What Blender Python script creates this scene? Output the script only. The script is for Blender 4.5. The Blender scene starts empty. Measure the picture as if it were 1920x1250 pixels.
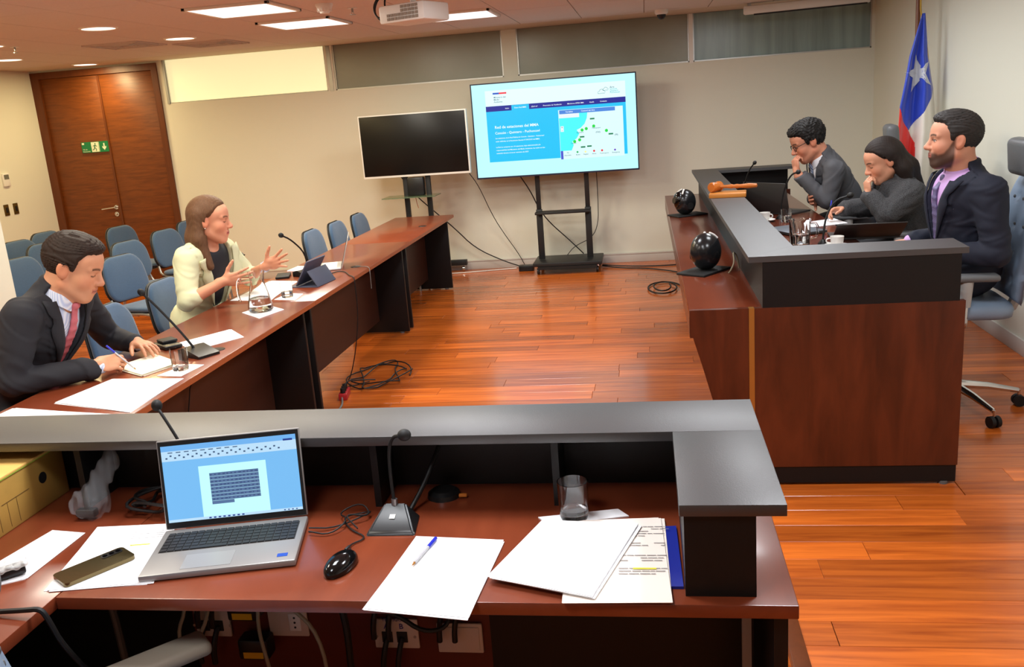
import bpy, bmesh, math, random
import numpy as np
from mathutils import Vector, Matrix
random.seed(7); RNG = np.random.RandomState(5)
PI = math.pi
scene = bpy.context.scene
C = scene.collection

# ---------------------------------------------------------------- camera
cam_data = bpy.data.cameras.new('camera'); cam = bpy.data.objects.new('camera', cam_data); C.objects.link(cam)
cam_data.sensor_fit = 'HORIZONTAL'; cam_data.sensor_width = 36.0
cam_data.lens = 1683.62 / 1920 * 36.0
cam_data.clip_start = 0.05
cam.matrix_world = Matrix(((0.987425, 0.035027, 0.154160, 0.0), (0.140454, 0.253198, -0.957164, 0.0),
                           (-0.072560, 0.966780, 0.245095, 1.7404), (0, 0, 0, 1)))
scene.camera = cam
# ---------------------------------------------------------------- view + world
scene.view_settings.view_transform = 'Standard'
scene.view_settings.look = 'None'
scene.view_settings.gamma = 1.0
scene.view_settings.use_curve_mapping = False
scene.view_settings.exposure = 0.15
world = bpy.data.worlds.new('world'); scene.world = world; world.use_nodes = True
world.node_tree.nodes['Background'].inputs[0].default_value = (0.8, 0.85, 1.0, 1)
world.node_tree.nodes['Background'].inputs[1].default_value = 0.05
# ---------------------------------------------------------------- ceiling lamps (fixtures are built below at the same spots)
ZC = 2.511
PANELS = [(-2.67, 6.15, 27, 0), (-2.67, 7.32, 26, 0), (-1.50, 7.82, 27, 0), (0.93, 7.25, 17, 1), (0.93, 6.05, 17, 1), (0.90, 4.75, 18, 1), (-2.67, 4.35, 28, 0), (-0.87, 4.65, 28, 1),
          (-2.67, 2.55, 24, 0), (-0.87, 2.25, 34, 1), (0.90, 2.55, 32, 1), (-0.87, 0.75, 20, 1), (-4.47, 2.55, 20, 0)]   # x, y, watts, cool; unseen ones mostly added to brighten desk and walls
DOWNLIGHTS = [(-3.93, 6.44), (-3.93, 7.65), (-5.97, 9.41), (-5.95, 8.15), (-5.2, 6.9), (-5.2, 5.0)]
DOWN_W = 15.0
PANEL_COL, DOWN_COL = ((1.0, 0.95, 0.80), (0.92, 0.96, 1.0)), (1.0, 0.79, 0.40)
def area_light(name, loc, size, watts, col, shape='SQUARE'):
    l = bpy.data.lights.new(name, 'AREA'); l.shape = shape; l.size = size; l.energy = watts; l.color = col
    o = bpy.data.objects.new(name, l); C.objects.link(o); o.location = loc
    return o
for (px, py, pw, pc) in PANELS: area_light('panel_lamp', (px, py, ZC - 0.022), 0.53, pw, PANEL_COL[pc])
for (px, py) in DOWNLIGHTS: area_light('downlight_lamp', (px, py, ZC - 0.014), 0.225, DOWN_W, DOWN_COL, 'DISK')

# ---------------------------------------------------------------- materials
MATS = {}
def srgb(r, g, b):
    f = lambda c: (c / 255 / 12.92) if c / 255 <= 0.04045 else ((c / 255 + 0.055) / 1.055) ** 2.4
    return (f(r), f(g), f(b), 1)
def mat(name, col, rough=0.5, metal=0.0, spec=0.5, noise=None, bump=None, coat=0.0, emit=None, trans=0.0, ior=1.45, sheen=0.0, rand=0.0, alpha=1.0):
    """noise=(scale xyz, amount, dark colour); bump=(scale, strength); rand = brightness change per object"""
    if name in MATS: return MATS[name]
    m = bpy.data.materials.new(name); m.use_nodes = True
    nt = m.node_tree; b = nt.nodes['Principled BSDF']; L = nt.links.new
    if len(col) == 3: col = (*col, 1)
    b.inputs['Base Color'].default_value = col; b.inputs['Roughness'].default_value = rough
    b.inputs['Metallic'].default_value = metal; b.inputs['Specular IOR Level'].default_value = spec
    b.inputs['IOR'].default_value = ior; b.inputs['Transmission Weight'].default_value = trans
    b.inputs['Coat Weight'].default_value = coat; b.inputs['Coat Roughness'].default_value = 0.12
    b.inputs['Sheen Weight'].default_value = sheen; b.inputs['Alpha'].default_value = alpha
    tc = nt.nodes.new('ShaderNodeTexCoord'); cur = None
    if noise:
        mp = nt.nodes.new('ShaderNodeMapping'); mp.inputs['Scale'].default_value = noise[0]
        L(tc.outputs['Object'], mp.inputs['Vector'])
        if rand:
            oi = nt.nodes.new('ShaderNodeObjectInfo'); ad = nt.nodes.new('ShaderNodeVectorMath'); ad.operation = 'ADD'
            sc = nt.nodes.new('ShaderNodeVectorMath'); sc.operation = 'SCALE'; sc.inputs['Scale'].default_value = 37.0
            cb = nt.nodes.new('ShaderNodeCombineXYZ')
            for k in range(3): L(oi.outputs['Random'], cb.inputs[k])
            L(cb.outputs[0], sc.inputs[0]); L(mp.outputs[0], ad.inputs[0]); L(sc.outputs[0], ad.inputs[1]); src = ad.outputs[0]
        else: src = mp.outputs[0]
        n = nt.nodes.new('ShaderNodeTexNoise'); n.inputs['Scale'].default_value = 1.0; n.inputs['Detail'].default_value = 5; n.inputs['Roughness'].default_value = 0.6
        n.inputs['Distortion'].default_value = 0.6
        L(src, n.inputs['Vector'])
        cr = nt.nodes.new('ShaderNodeValToRGB'); cr.color_ramp.elements[0].position = 0.32; cr.color_ramp.elements[1].position = 0.68
        L(n.outputs['Fac'], cr.inputs['Fac'])
        mx = nt.nodes.new('ShaderNodeMix'); mx.data_type = 'RGBA'
        dk = noise[2] if len(noise) > 2 else tuple(c * 0.5 for c in col[:3])
        cr.color_ramp.elements[0].color = (*dk[:3], 1); cr.color_ramp.elements[1].color = col
        mx.inputs['Factor'].default_value = noise[1]; mx.inputs['A'].default_value = col
        L(cr.outputs['Color'], mx.inputs['B']); cur = mx.outputs['Result']
    if rand:
        oi2 = nt.nodes.new('ShaderNodeObjectInfo'); mr = nt.nodes.new('ShaderNodeMapRange')
        mr.inputs['To Min'].default_value = 1 - rand; mr.inputs['To Max'].default_value = 1 + rand
        L(oi2.outputs['Random'], mr.inputs['Value'])
        hs = nt.nodes.new('ShaderNodeHueSaturation'); hs.inputs['Color'].default_value = col
        if cur: L(cur, hs.inputs['Color'])
        L(mr.outputs[0], hs.inputs['Value']); cur = hs.outputs['Color']
    if cur: L(cur, b.inputs['Base Color'])
    if bump:
        n2 = nt.nodes.new('ShaderNodeTexNoise'); n2.inputs['Scale'].default_value = bump[0]; n2.inputs['Detail'].default_value = 3
        L(tc.outputs['Object'], n2.inputs['Vector'])
        bp = nt.nodes.new('ShaderNodeBump'); bp.inputs['Strength'].default_value = bump[1]; bp.inputs['Distance'].default_value = 0.01
        L(n2.outputs['Fac'], bp.inputs['Height']); L(bp.outputs[0], b.inputs['Normal'])
    if emit:
        b.inputs['Emission Color'].default_value = (*emit[0][:3], 1); b.inputs['Emission Strength'].default_value = emit[1]
    MATS[name] = m; return m
def emis(name, col, s=1.0):
    """a lit screen pixel colour"""
    return mat(name, (0.01, 0.01, 0.01, 1), rough=0.3, emit=(col, s))
def vcol_mat(name, rough=0.55, bump=None, sheen=0.0, spec=0.4):
    """colour comes from the mesh's own colour attribute (skin, lips, brows, beard)"""
    if name in MATS: return MATS[name]
    m = mat(name, (0.5, 0.5, 0.5, 1), rough, spec=spec, bump=bump, sheen=sheen)
    nt = m.node_tree; a = nt.nodes.new('ShaderNodeVertexColor'); a.layer_name = 'Col'
    nt.links.new(a.outputs['Color'], nt.nodes['Principled BSDF'].inputs['Base Color'])
    return m

# ---------------------------------------------------------------- mesh helpers
def link(o, parent=None):
    C.objects.link(o)
    if parent is not None: o.parent = parent
    return o
def tag(o, label, cat, group=None):
    o['label'] = label; o['category'] = cat
    if group: o['group'] = group
    return o
def thing(name, label, cat, loc=(0, 0, 0), rz=0.0, group=None):
    o = bpy.data.objects.new(name, None); o.empty_display_size = 0.1; C.objects.link(o)
    o.location = loc; o.rotation_euler = (0, 0, rz)
    return tag(o, label, cat, group)
class MB:
    """collects shapes into one mesh"""
    def __init__(s): s.bm = bmesh.new()
    def _x(s, geom, M):
        bmesh.ops.transform(s.bm, matrix=M, verts=geom)
    def box(s, c, d, bev=0.0, R=None, seg=2):
        r = bmesh.ops.create_cube(s.bm, size=1.0); vs = r['verts']
        M = Matrix.Translation(Vector(c)) @ (R.to_4x4() if R is not None else Matrix()) @ Matrix.Diagonal((*d, 1))
        s._x(vs, M)
        if bev > 0:
            es = list({e for v in vs for e in v.link_edges})
            bmesh.ops.bevel(s.bm, geom=es, offset=bev, segments=seg, affect='EDGES', profile=0.5)
        return s
    def b2(s, x0, x1, y0, y1, z0, z1, bev=0.0):
        return s.box(((x0 + x1) / 2, (y0 + y1) / 2, (z0 + z1) / 2), (abs(x1 - x0), abs(y1 - y0), abs(z1 - z0)), bev)
    def cyl(s, a, b, r, r2=None, n=16, caps=True):
        a, b = Vector(a), Vector(b); d = b - a; L = d.length
        if L < 1e-6: return s
        r2 = r if r2 is None else r2
        g = bmesh.ops.create_cone(s.bm, cap_ends=caps, cap_tris=False, segments=n, radius1=r, radius2=r2, depth=L)
        M = Matrix.Translation((a + b) / 2) @ d.to_track_quat('Z', 'Y').to_matrix().to_4x4()
        s._x(g['verts'], M); return s
    def ball(s, c, r, n=12, R=None):
        g = bmesh.ops.create_uvsphere(s.bm, u_segments=n * 2, v_segments=n, radius=1.0)
        rr = (r, r, r) if not hasattr(r, '__len__') else r
        s._x(g['verts'], Matrix.Translation(Vector(c)) @ (R.to_4x4() if R is not None else Matrix()) @ Matrix.Diagonal((*rr, 1))); return s
    def tube(s, pts, r, n=8, closed=False, smooth=0):
        P = [Vector(p) for p in pts]
        for _ in range(smooth):
            Q = [P[0]]
            for i in range(len(P) - 1):
                Q += [P[i] * 0.75 + P[i + 1] * 0.25, P[i] * 0.25 + P[i + 1] * 0.75]
            P = Q + [P[-1]]
        rings = []; up = Vector((0, 0, 1)); m = len(P); prevn = None
        for i, p in enumerate(P):
            t = (P[min(i + 1, m - 1)] - P[max(i - 1, 0)])
            if t.length < 1e-9: t = Vector((0, 0, 1))
            t.normalize()
            if prevn is None:
                a = up if abs(t.z) < 0.9 else Vector((1, 0, 0)); nn = t.cross(a).normalized()
            else:
                nn = (prevn - t * prevn.dot(t)); nn = nn.normalized() if nn.length > 1e-6 else t.orthogonal().normalized()
            prevn = nn; bb = t.cross(nn)
            rr = r[i] if hasattr(r, '__len__') and len(r) == m else (r if not hasattr(r, '__len__') else r[0] + (r[-1] - r[0]) * i / (m - 1))
            rings.append([s.bm.verts.new(p + (nn * math.cos(2 * PI * k / n) + bb * math.sin(2 * PI * k / n)) * rr) for k in range(n)])
        for i in range(m - 1):
            for k in range(n):
                s.bm.faces.new((rings[i][k], rings[i][(k + 1) % n], rings[i + 1][(k + 1) % n], rings[i + 1][k]))
        s.bm.faces.new(rings[0][::-1]); s.bm.faces.new(rings[-1]); return s
    def lathe(s, prof, c=(0, 0, 0), n=28, R=None, cap=False):
        """prof: list of (radius, z)"""
        M = Matrix.Translation(Vector(c)) @ (R.to_4x4() if R is not None else Matrix())
        rings = []
        for (r, z) in prof:
            if r < 1e-5: rings.append([s.bm.verts.new(M @ Vector((0, 0, z)))])
            else: rings.append([s.bm.verts.new(M @ Vector((r * math.cos(2 * PI * k / n), r * math.sin(2 * PI * k / n), z))) for k in range(n)])
        for a, b in zip(rings, rings[1:]):
            for k in range(n):
                k2 = (k + 1) % n
                if len(a) == 1 and len(b) == 1: continue
                if len(a) == 1: s.bm.faces.new((a[0], b[k2], b[k]))
                elif len(b) == 1: s.bm.faces.new((a[k], a[k2], b[0]))
                else: s.bm.faces.new((a[k], a[k2], b[k2], b[k]))
        return s
    def prism(s, pts, z0, z1, M=None):
        """pts: 2D outline extruded along z"""
        M = M or Matrix()
        a = [s.bm.verts.new(M @ Vector((x, y, z0))) for x, y in pts]; b = [s.bm.verts.new(M @ Vector((x, y, z1))) for x, y in pts]
        n = len(pts)
        s.bm.faces.new(a[::-1]); s.bm.faces.new(b)
        for i in range(n): s.bm.faces.new((a[i], a[(i + 1) % n], b[(i + 1) % n], b[i]))
        return s
    def quad(s, p):
        s.bm.faces.new([s.bm.verts.new(Vector(q)) for q in p]); return s
    def xform(s, M):
        bmesh.ops.transform(s.bm, matrix=M, verts=s.bm.verts[:]); return s
    def mesh(s, name, smooth=None):
        bmesh.ops.recalc_face_normals(s.bm, faces=s.bm.faces[:])
        me = bpy.data.meshes.new(name); s.bm.to_mesh(me); s.bm.free()
        if smooth is not None:
            for p in me.polygons: p.use_smooth = True
            me.set_sharp_from_angle(angle=math.radians(smooth))
        return me
    def obj(s, name, m, parent=None, smooth=35):
        o = bpy.data.objects.new(name, s.mesh(name, smooth)); o.data.materials.append(m)
        return link(o, parent)
def inst(o, parent, loc=None, rot=None):
    c = o.copy(); C.objects.link(c); c.parent = parent
    if loc is not None: c.location = loc
    if rot is not None: c.rotation_euler = rot
    return c
def copy_tree(o, parent=None):
    c = o.copy(); C.objects.link(c); c.parent = parent
    for ch in list(o.children): copy_tree(ch, c)
    return c
def rect_round(w, h, r, n=5):
    pts = []
    for cx, cy, a0 in ((w / 2 - r, h / 2 - r, 0), (-w / 2 + r, h / 2 - r, PI / 2), (-w / 2 + r, -h / 2 + r, PI), (w / 2 - r, -h / 2 + r, 1.5 * PI)):
        for k in range(n + 1):
            a = a0 + PI / 2 * k / n; pts.append((cx + r * math.cos(a), cy + r * math.sin(a)))
    return pts
def Rz(a): return Matrix.Rotation(a, 3, 'Z')
def Rx(a): return Matrix.Rotation(a, 3, 'X')
def Ry(a): return Matrix.Rotation(a, 3, 'Y')
def text_into(bm, s, size, M, align='LEFT', space=1.0, bold=0.008):
    """flat lettering as mesh faces, added to bm under matrix M"""
    cu = bpy.data.curves.new('t', 'FONT'); cu.body = s; cu.size = size; cu.align_x = align; cu.space_character = space; cu.resolution_u = 2; cu.offset = bold * size
    o = bpy.data.objects.new('t', cu); C.objects.link(o)
    dg = bpy.context.evaluated_depsgraph_get(); me = bpy.data.meshes.new_from_object(o.evaluated_get(dg))
    me.transform(M); bm.from_mesh(me)
    bpy.data.objects.remove(o); bpy.data.curves.remove(cu); bpy.data.meshes.remove(me)
def text_obj(name, items, m, parent):
    """items: (string, size, Matrix, align)"""
    b = MB()
    for it in items: text_into(b.bm, *it)
    me = bpy.data.meshes.new(name); b.bm.to_mesh(me); b.bm.free(); me.materials.append(m)
    return link(bpy.data.objects.new(name, me), parent)
# ---------------------------------------------------------------- smooth organic shapes (distance fields -> one continuous mesh)
class SDF:
    def __init__(s, res, pad=0.03): s.res = res; s.pad = pad; s.p = []; s.post = []
    def rc(s, a, b, ra, rb=None, k=0.015, op='u'):
        s.p.append(('rc', np.array(a, float), np.array(b, float), ra, ra if rb is None else rb, k, op)); return s
    def chain(s, pts, rad, k=0.015):
        for i in range(len(pts) - 1): s.rc(pts[i], pts[i + 1], rad[i], rad[i + 1], k)
        return s
    def ell(s, c, r, R=None, k=0.015, op='u'):
        s.p.append(('ell', np.array(c, float), np.array(r, float), np.eye(3) if R is None else np.array(R, float), 0, k, op)); return s
    def box(s, c, h, R=None, rnd=0.01, k=0.015, op='u'):
        s.p.append(('box', np.array(c, float), np.array(h, float), np.eye(3) if R is None else np.array(R, float), rnd, k, op)); return s
    def bounds(s):
        lo = np.full(3, 1e9); hi = -lo
        for q in s.p:
            if q[6] != 'u': continue
            if q[0] == 'rc':
                r = max(q[3], q[4]); lo = np.minimum(lo, np.minimum(q[1], q[2]) - r); hi = np.maximum(hi, np.maximum(q[1], q[2]) + r)
            else:
                r = np.abs(q[3]) @ (q[2] + (q[4] if q[0] == 'box' else 0)); lo = np.minimum(lo, q[1] - r); hi = np.maximum(hi, q[1] + r)
        return lo - s.pad, hi + s.pad
    def build(s):
        h = s.res; lo, hi = s.bounds(); n = np.ceil((hi - lo) / h).astype(int) + 1
        F = np.full(n, 0.05, np.float32); ax = [(lo[i] + h * np.arange(n[i])).astype(np.float32) for i in range(3)]
        for q in s.p:
            k = q[5]; m = 0.03 + k
            if q[0] == 'rc':
                r = max(q[3], q[4]); a = np.minimum(q[1], q[2]) - r; b = np.maximum(q[1], q[2]) + r
            else:
                r = np.abs(q[3]) @ (q[2] + (q[4] if q[0] == 'box' else 0)); a = q[1] - r; b = q[1] + r
            i0 = np.clip(((a - m - lo) / h).astype(int), 0, n - 1); i1 = np.clip(((b + m - lo) / h).astype(int) + 2, 1, n)
            if np.any(i1 <= i0): continue
            sl = tuple(slice(i0[i], i1[i]) for i in range(3))
            X = ax[0][sl[0]][:, None, None]; Y = ax[1][sl[1]][None, :, None]; Z = ax[2][sl[2]][None, None, :]
            if q[0] == 'rc':
                d = q[2] - q[1]; L2 = max(float(d @ d), 1e-12)
                t = np.clip(((X - q[1][0]) * d[0] + (Y - q[1][1]) * d[1] + (Z - q[1][2]) * d[2]) / L2, 0, 1)
                D = np.sqrt((X - q[1][0] - t * d[0]) ** 2 + (Y - q[1][1] - t * d[1]) ** 2 + (Z - q[1][2] - t * d[2]) ** 2) - (q[3] + (q[4] - q[3]) * t)
            else:
                R = q[3]; dx, dy, dz = X - q[1][0], Y - q[1][1], Z - q[1][2]
                U = [R[0, i] * dx + R[1, i] * dy + R[2, i] * dz for i in range(3)]
                if q[0] == 'ell':
                    k0 = np.sqrt(sum((U[i] / q[2][i]) ** 2 for i in range(3))); k1 = np.sqrt(sum((U[i] / q[2][i] ** 2) ** 2 for i in range(3))) + 1e-9
                    D = k0 * (k0 - 1) / k1
                else:
                    Q = [np.abs(U[i]) - q[2][i] for i in range(3)]
                    D = np.sqrt(sum(np.maximum(v, 0) ** 2 for v in Q)) + np.minimum(np.maximum(np.maximum(Q[0], Q[1]), Q[2]), 0) - q[4]
            A = F[sl]
            if q[6] == 'u':
                hh = np.maximum(k - np.abs(A - D), 0) / k; F[sl] = np.minimum(A, D) - hh * hh * k * 0.25
            else:
                D = -D; hh = np.maximum(k - np.abs(A - D), 0) / k; F[sl] = np.maximum(A, D) + hh * hh * k * 0.25
        for fn in s.post: F = fn(F, ax[0][:, None, None], ax[1][None, :, None], ax[2][None, None, :])
        return surf_net(F, lo, h)
def surf_net(F, lo, h):
    S = F < 0
    c = S[:-1, :-1, :-1].astype(np.int8)
    tot = sum(S[i:S.shape[0] - 1 + i, j:S.shape[1] - 1 + j, k:S.shape[2] - 1 + k].astype(np.int8) for i in (0, 1) for j in (0, 1) for k in (0, 1))
    act = (tot > 0) & (tot < 8); I = np.argwhere(act)
    idx = np.full(act.shape, -1, np.int32); idx[act] = np.arange(len(I))
    acc = np.zeros((len(I), 3)); cnt = np.zeros(len(I))
    g = lambda o: F[I[:, 0] + o[0], I[:, 1] + o[1], I[:, 2] + o[2]].astype(float)
    cs = [(i, j, k) for i in (0, 1) for j in (0, 1) for k in (0, 1)]; V = {o: g(o) for o in cs}
    for o in cs:
        for d in range(3):
            if o[d] == 0:
                o2 = tuple(o[i] + (i == d) for i in range(3)); a, b = V[o], V[o2]; mm = (a < 0) != (b < 0)
                t = np.where(mm, a / np.where(mm, a - b, 1), 0); p = np.array(o, float)[None, :].repeat(len(I), 0); p[:, d] += t
                acc[mm] += p[mm]; cnt[mm] += 1
    P = lo + h * (I + acc / np.maximum(cnt, 1)[:, None])
    quads = []
    for d in range(3):
        e1, e2 = [(1, 2), (2, 0), (0, 1)][d]
        a = [slice(None)] * 3; b = [slice(None)] * 3; a[d] = slice(0, -1); b[d] = slice(1, None)
        A = S[tuple(a)]; B = S[tuple(b)]; ch = np.argwhere(A != B)
        ok = (ch[:, e1] > 0) & (ch[:, e2] > 0) & (ch[:, e1] < F.shape[e1] - 1) & (ch[:, e2] < F.shape[e2] - 1); ch = ch[ok]
        def ci(o1, o2):
            q = ch.copy(); q[:, e1] -= o1; q[:, e2] -= o2; return idx[q[:, 0], q[:, 1], q[:, 2]]
        Q = np.stack([ci(1, 1), ci(0, 1), ci(0, 0), ci(1, 0)], 1)
        fl = ~A[ch[:, 0], ch[:, 1], ch[:, 2]]; Q[fl] = Q[fl][:, ::-1]
        quads.append(Q)
    return P, np.concatenate(quads)
def np_mesh(name, parts, m, parent=None, cols=None, relax=1):
    """parts: list of (verts, quads) joined into one mesh object"""
    off = 0; Vs = []; Qs = []
    for P, Q in parts:
        for _ in range(relax):
            nb = np.zeros_like(P); ct = np.zeros(len(P))
            for a, b in ((0, 1), (1, 2), (2, 3), (3, 0)):
                np.add.at(nb, Q[:, a], P[Q[:, b]]); np.add.at(nb, Q[:, b], P[Q[:, a]]); np.add.at(ct, Q[:, a], 1); np.add.at(ct, Q[:, b], 1)
            P = P * 0.5 + 0.5 * nb / np.maximum(ct, 1)[:, None]
        Vs.append(P); Qs.append(Q + off); off += len(P)
    P = np.concatenate(Vs); Q = np.concatenate(Qs)
    me = bpy.data.meshes.new(name); me.vertices.add(len(P)); me.vertices.foreach_set('co', P.astype(np.float32).ravel())
    me.loops.add(Q.size); me.loops.foreach_set('vertex_index', Q.astype(np.int32).ravel())
    me.polygons.add(len(Q)); me.polygons.foreach_set('loop_start', np.arange(0, Q.size, 4, dtype=np.int32))
    me.polygons.foreach_set('use_smooth', np.ones(len(Q), bool)); me.update(calc_edges=True); me.validate()
    if cols is not None:
        ca = me.color_attributes.new('Col', 'FLOAT_COLOR', 'POINT'); cc = cols(P); ca.data.foreach_set('color', np.concatenate([cc, np.ones((len(cc), 1))], 1).astype(np.float32).ravel())
    me.materials.append(m)
    return link(bpy.data.objects.new(name, me), parent)
# ================================================================ the room
XL, XR, YB, YF = -6.90, 2.285, 9.775, -2.5
PIT_X, PIT_Y, PIT_Z = 0.425, 2.95, -0.085
m_wall = mat('wall_paint', srgb(221, 221, 206), 0.75, bump=(260, 0.12))
m_ceil = mat('ceiling_board', srgb(214, 200, 190), 0.9, noise=((60, 60, 60), 0.15), bump=(400, 0.15))
m_slab = mat('plaster', srgb(205, 190, 172), 0.9)
m_floor = mat('floor_wood', srgb(204, 106, 36), 0.26, noise=((1.6, 26, 8), 0.75, srgb(132, 54, 16)), coat=0.25, rand=0.28)
m_sub = mat('floor_gap', srgb(60, 30, 14), 0.6)
m_alu = mat('aluminium', srgb(190, 190, 185), 0.35, metal=0.6)
m_frost_lit = mat('frosted_glass_lit', srgb(235, 232, 190), 0.3, emit=(srgb(250, 242, 190), 0.6))
m_frost = mat('frosted_glass_grey', srgb(148, 152, 138), 0.28, noise=((0.8, 1, 1), 0.5, srgb(126, 126, 110)))
m_frost_reflect = mat('frosted_glass_reflect', srgb(150, 174, 172), 0.25, noise=((7, 0.4, 0.4), 0.75, srgb(112, 128, 124)))  # teal streaks put a reflection of outdoors into the pane colour
m_door = mat('door_veneer', srgb(122, 64, 22), 0.42, noise=((4, 4, 34), 0.7, srgb(80, 38, 11)))
m_doorframe = mat('door_frame_wood', srgb(102, 50, 17), 0.42, noise=((30, 30, 3), 0.5, srgb(72, 34, 11)))
m_chrome = mat('chrome', srgb(215, 215, 215), 0.15, metal=1.0)
m_steel = mat('brushed_steel', srgb(165, 165, 165), 0.35, metal=0.9)
m_white = mat('white_plastic', srgb(228, 226, 220), 0.4)
m_black = mat('black_plastic', srgb(22, 22, 23), 0.35)
m_matte = mat('matte_black', srgb(16, 16, 16), 0.6)
m_cable = mat('black_cable', srgb(18, 18, 18), 0.5)
def struct(o): o['kind'] = 'structure'; return o
# floor slab (two levels) and planks
b = MB(); b.b2(XL, XR, PIT_Y, YB, -0.2, -0.012); b.b2(PIT_X, XR, YF, PIT_Y, -0.2, -0.012); b.b2(XL, PIT_X, YF, PIT_Y, -0.3, PIT_Z - 0.012)
floor = struct(b.obj('floor', m_sub, smooth=None))
plank_meshes = {}
def plank_mesh(L):
    if L not in plank_meshes:
        q = MB(); q.box((0, 0, -0.006), (L - 0.0016, 0.1388, 0.012), 0.0012, seg=1); me = q.mesh('plank'); me.materials.append(m_floor); plank_meshes[L] = me
    return plank_meshes[L]
LENS = [0.8, 1.0, 1.2, 1.4, 1.7]
rest = MB(); cand = []
row = 0; y = YB - 0.07
while y > YF + 0.07:
    x = XR - 0.0 + random.random() * 1.0; row += 1
    while x > XL:
        L = random.choice(LENS); x0, x1 = x - L, x; x = x0
        if x1 > XR: x1 = XR
        if x0 < XL: x0 = XL
        pieces = [(x0, x1)]
        if y < PIT_Y and x0 < PIT_X < x1: pieces = [(x0, PIT_X - 0.012), (PIT_X, x1)]
        for x0, x1 in pieces:
            if x1 - x0 < 0.03: continue
            z = PIT_Z if (y < PIT_Y and x1 < PIT_X) else 0.0
            vis = (y > 2.3 and z == 0.0 and ((x1 > -2.35 and y < 9.75) or (x1 > -4.4 and y > 5.0 and y < 8.2)))
            cand.append((vis, y, (x0 + x1) / 2, x1 - x0, z))
    y -= 0.14
score = lambda c: (0 if c[0] else 1, c[1] if c[2] + c[3] / 2 > -2.3 else c[1] + 9)
cand.sort(key=score)
for i, (vis, y, cx, L, z) in enumerate(cand):
    if i < 300 and vis:
        Lq = round(L, 2); o = bpy.data.objects.new('plank', plank_mesh(Lq)); o.location = (cx, y, z); link(o, floor)
    else: rest.box((cx, y, z - 0.006), (L - 0.0016, 0.1388, 0.012))
o = rest.obj('floor_boards', m_floor, floor, smooth=None); o['kind'] = 'stuff'
# step edging where the floor drops beside the near desk
b = MB(); b.b2(PIT_X - 0.03, PIT_X + 0.025, YF, PIT_Y + 0.02, -0.03, 0.006, 0.004); b.b2(PIT_X - 0.012, PIT_X - 0.002, YF, PIT_Y, PIT_Z, -0.03); b.b2(XL, PIT_X, PIT_Y - 0.01, PIT_Y + 0.02, PIT_Z, 0.004, 0.003)
struct(b.obj('trim_1', m_doorframe))
# walls
ZT = ZC + 0.15; ZW0, ZW1 = 2.041, ZC
b = MB(); b.b2(-5.35, XR, YB, YB + 0.14, -0.1, ZW0)
for x0, x1 in ((-5.35, -5.27), (-3.40, -3.31), (-1.455, -1.30), (2.255, XR)): b.b2(x0, x1, YB, YB + 0.14, ZW0, ZT)
b.b2(-5.35, XR, YB + 0.1, YB + 0.14, ZW0, ZT); b.b2(XL - 0.14, -5.35, YB + 0.07, YB + 0.14, -0.1, ZT); b.b2(-6.9, -5.35, YB, YB + 0.07, 2.49, ZT)
struct(b.obj('wall_back', m_wall, smooth=None))
struct(MB().b2(XL - 0.14, XL, YF, YB + 0.07, -0.3, ZT).obj('wall_left', m_wall, smooth=None))
struct(MB().b2(XR, XR + 0.14, YF, YB + 0.14, -0.3, ZT).obj('wall_right', m_wall, smooth=None))
struct(MB().b2(XL - 0.14, XR + 0.14, YF - 0.14, YF, -0.3, ZT).obj('wall_front', m_wall, smooth=None))
struct(MB().b2(-4.75, -4.09, 4.60, 5.22, -0.02, ZT, 0.004).obj('wall_pillar', m_wall))
for i, (x0, x1, mm) in enumerate(((-5.27, -3.40, m_frost_lit), (-3.31, -1.455, m_frost), (-1.30, 0.475, m_frost), (0.515, 2.255, m_frost_reflect))):
    w = bpy.data.objects.new('window_%d' % (i + 1), None); link(w); struct(w)
    MB().b2(x0, x1, YB + 0.03, YB + 0.04, ZW0 + 0.008, ZC).obj('pane', mm, w, smooth=None)
    b = MB(); b.b2(x0, x1, YB + 0.012, YB + 0.05, ZW0, ZW0 + 0.012); b.b2(x0, x0 + 0.012, YB + 0.012, YB + 0.05, ZW0, ZC); b.b2(x1 - 0.012, x1, YB + 0.012, YB + 0.05, ZW0, ZC)
    b.obj('window_frame', m_alu, w, smooth=None)
struct(MB().b2(0.475, 0.515, YB - 0.004, YB + 0.05, ZW0 - 0.012, ZC).obj('trim_2', m_white, smooth=None))
struct(MB().b2(-3.375, -3.335, YB - 0.006, YB + 0.02, ZW0 - 0.004, ZC).obj('trim_3', m_steel, smooth=None))
struct(MB().b2(-5.285, -5.262, YB - 0.006, YB + 0.02, ZW0 - 0.004, ZC).obj('trim_4', m_steel, smooth=None))
b = MB(); b.b2(-5.35, XR, YB - 0.014, YB, 0.0, 0.085, 0.002); b.b2(-5.35, XR, YB - 0.02, YB, 0.085, 0.10, 0.002); struct(b.obj('baseboard_back', mat('baseboard_paint', srgb(196, 190, 182), 0.5)))
struct(MB().b2(XR - 0.014, XR, YF, YB - 0.02, 0.0, 0.10, 0.002).obj('baseboard_right', MATS['baseboard_paint']))
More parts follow.
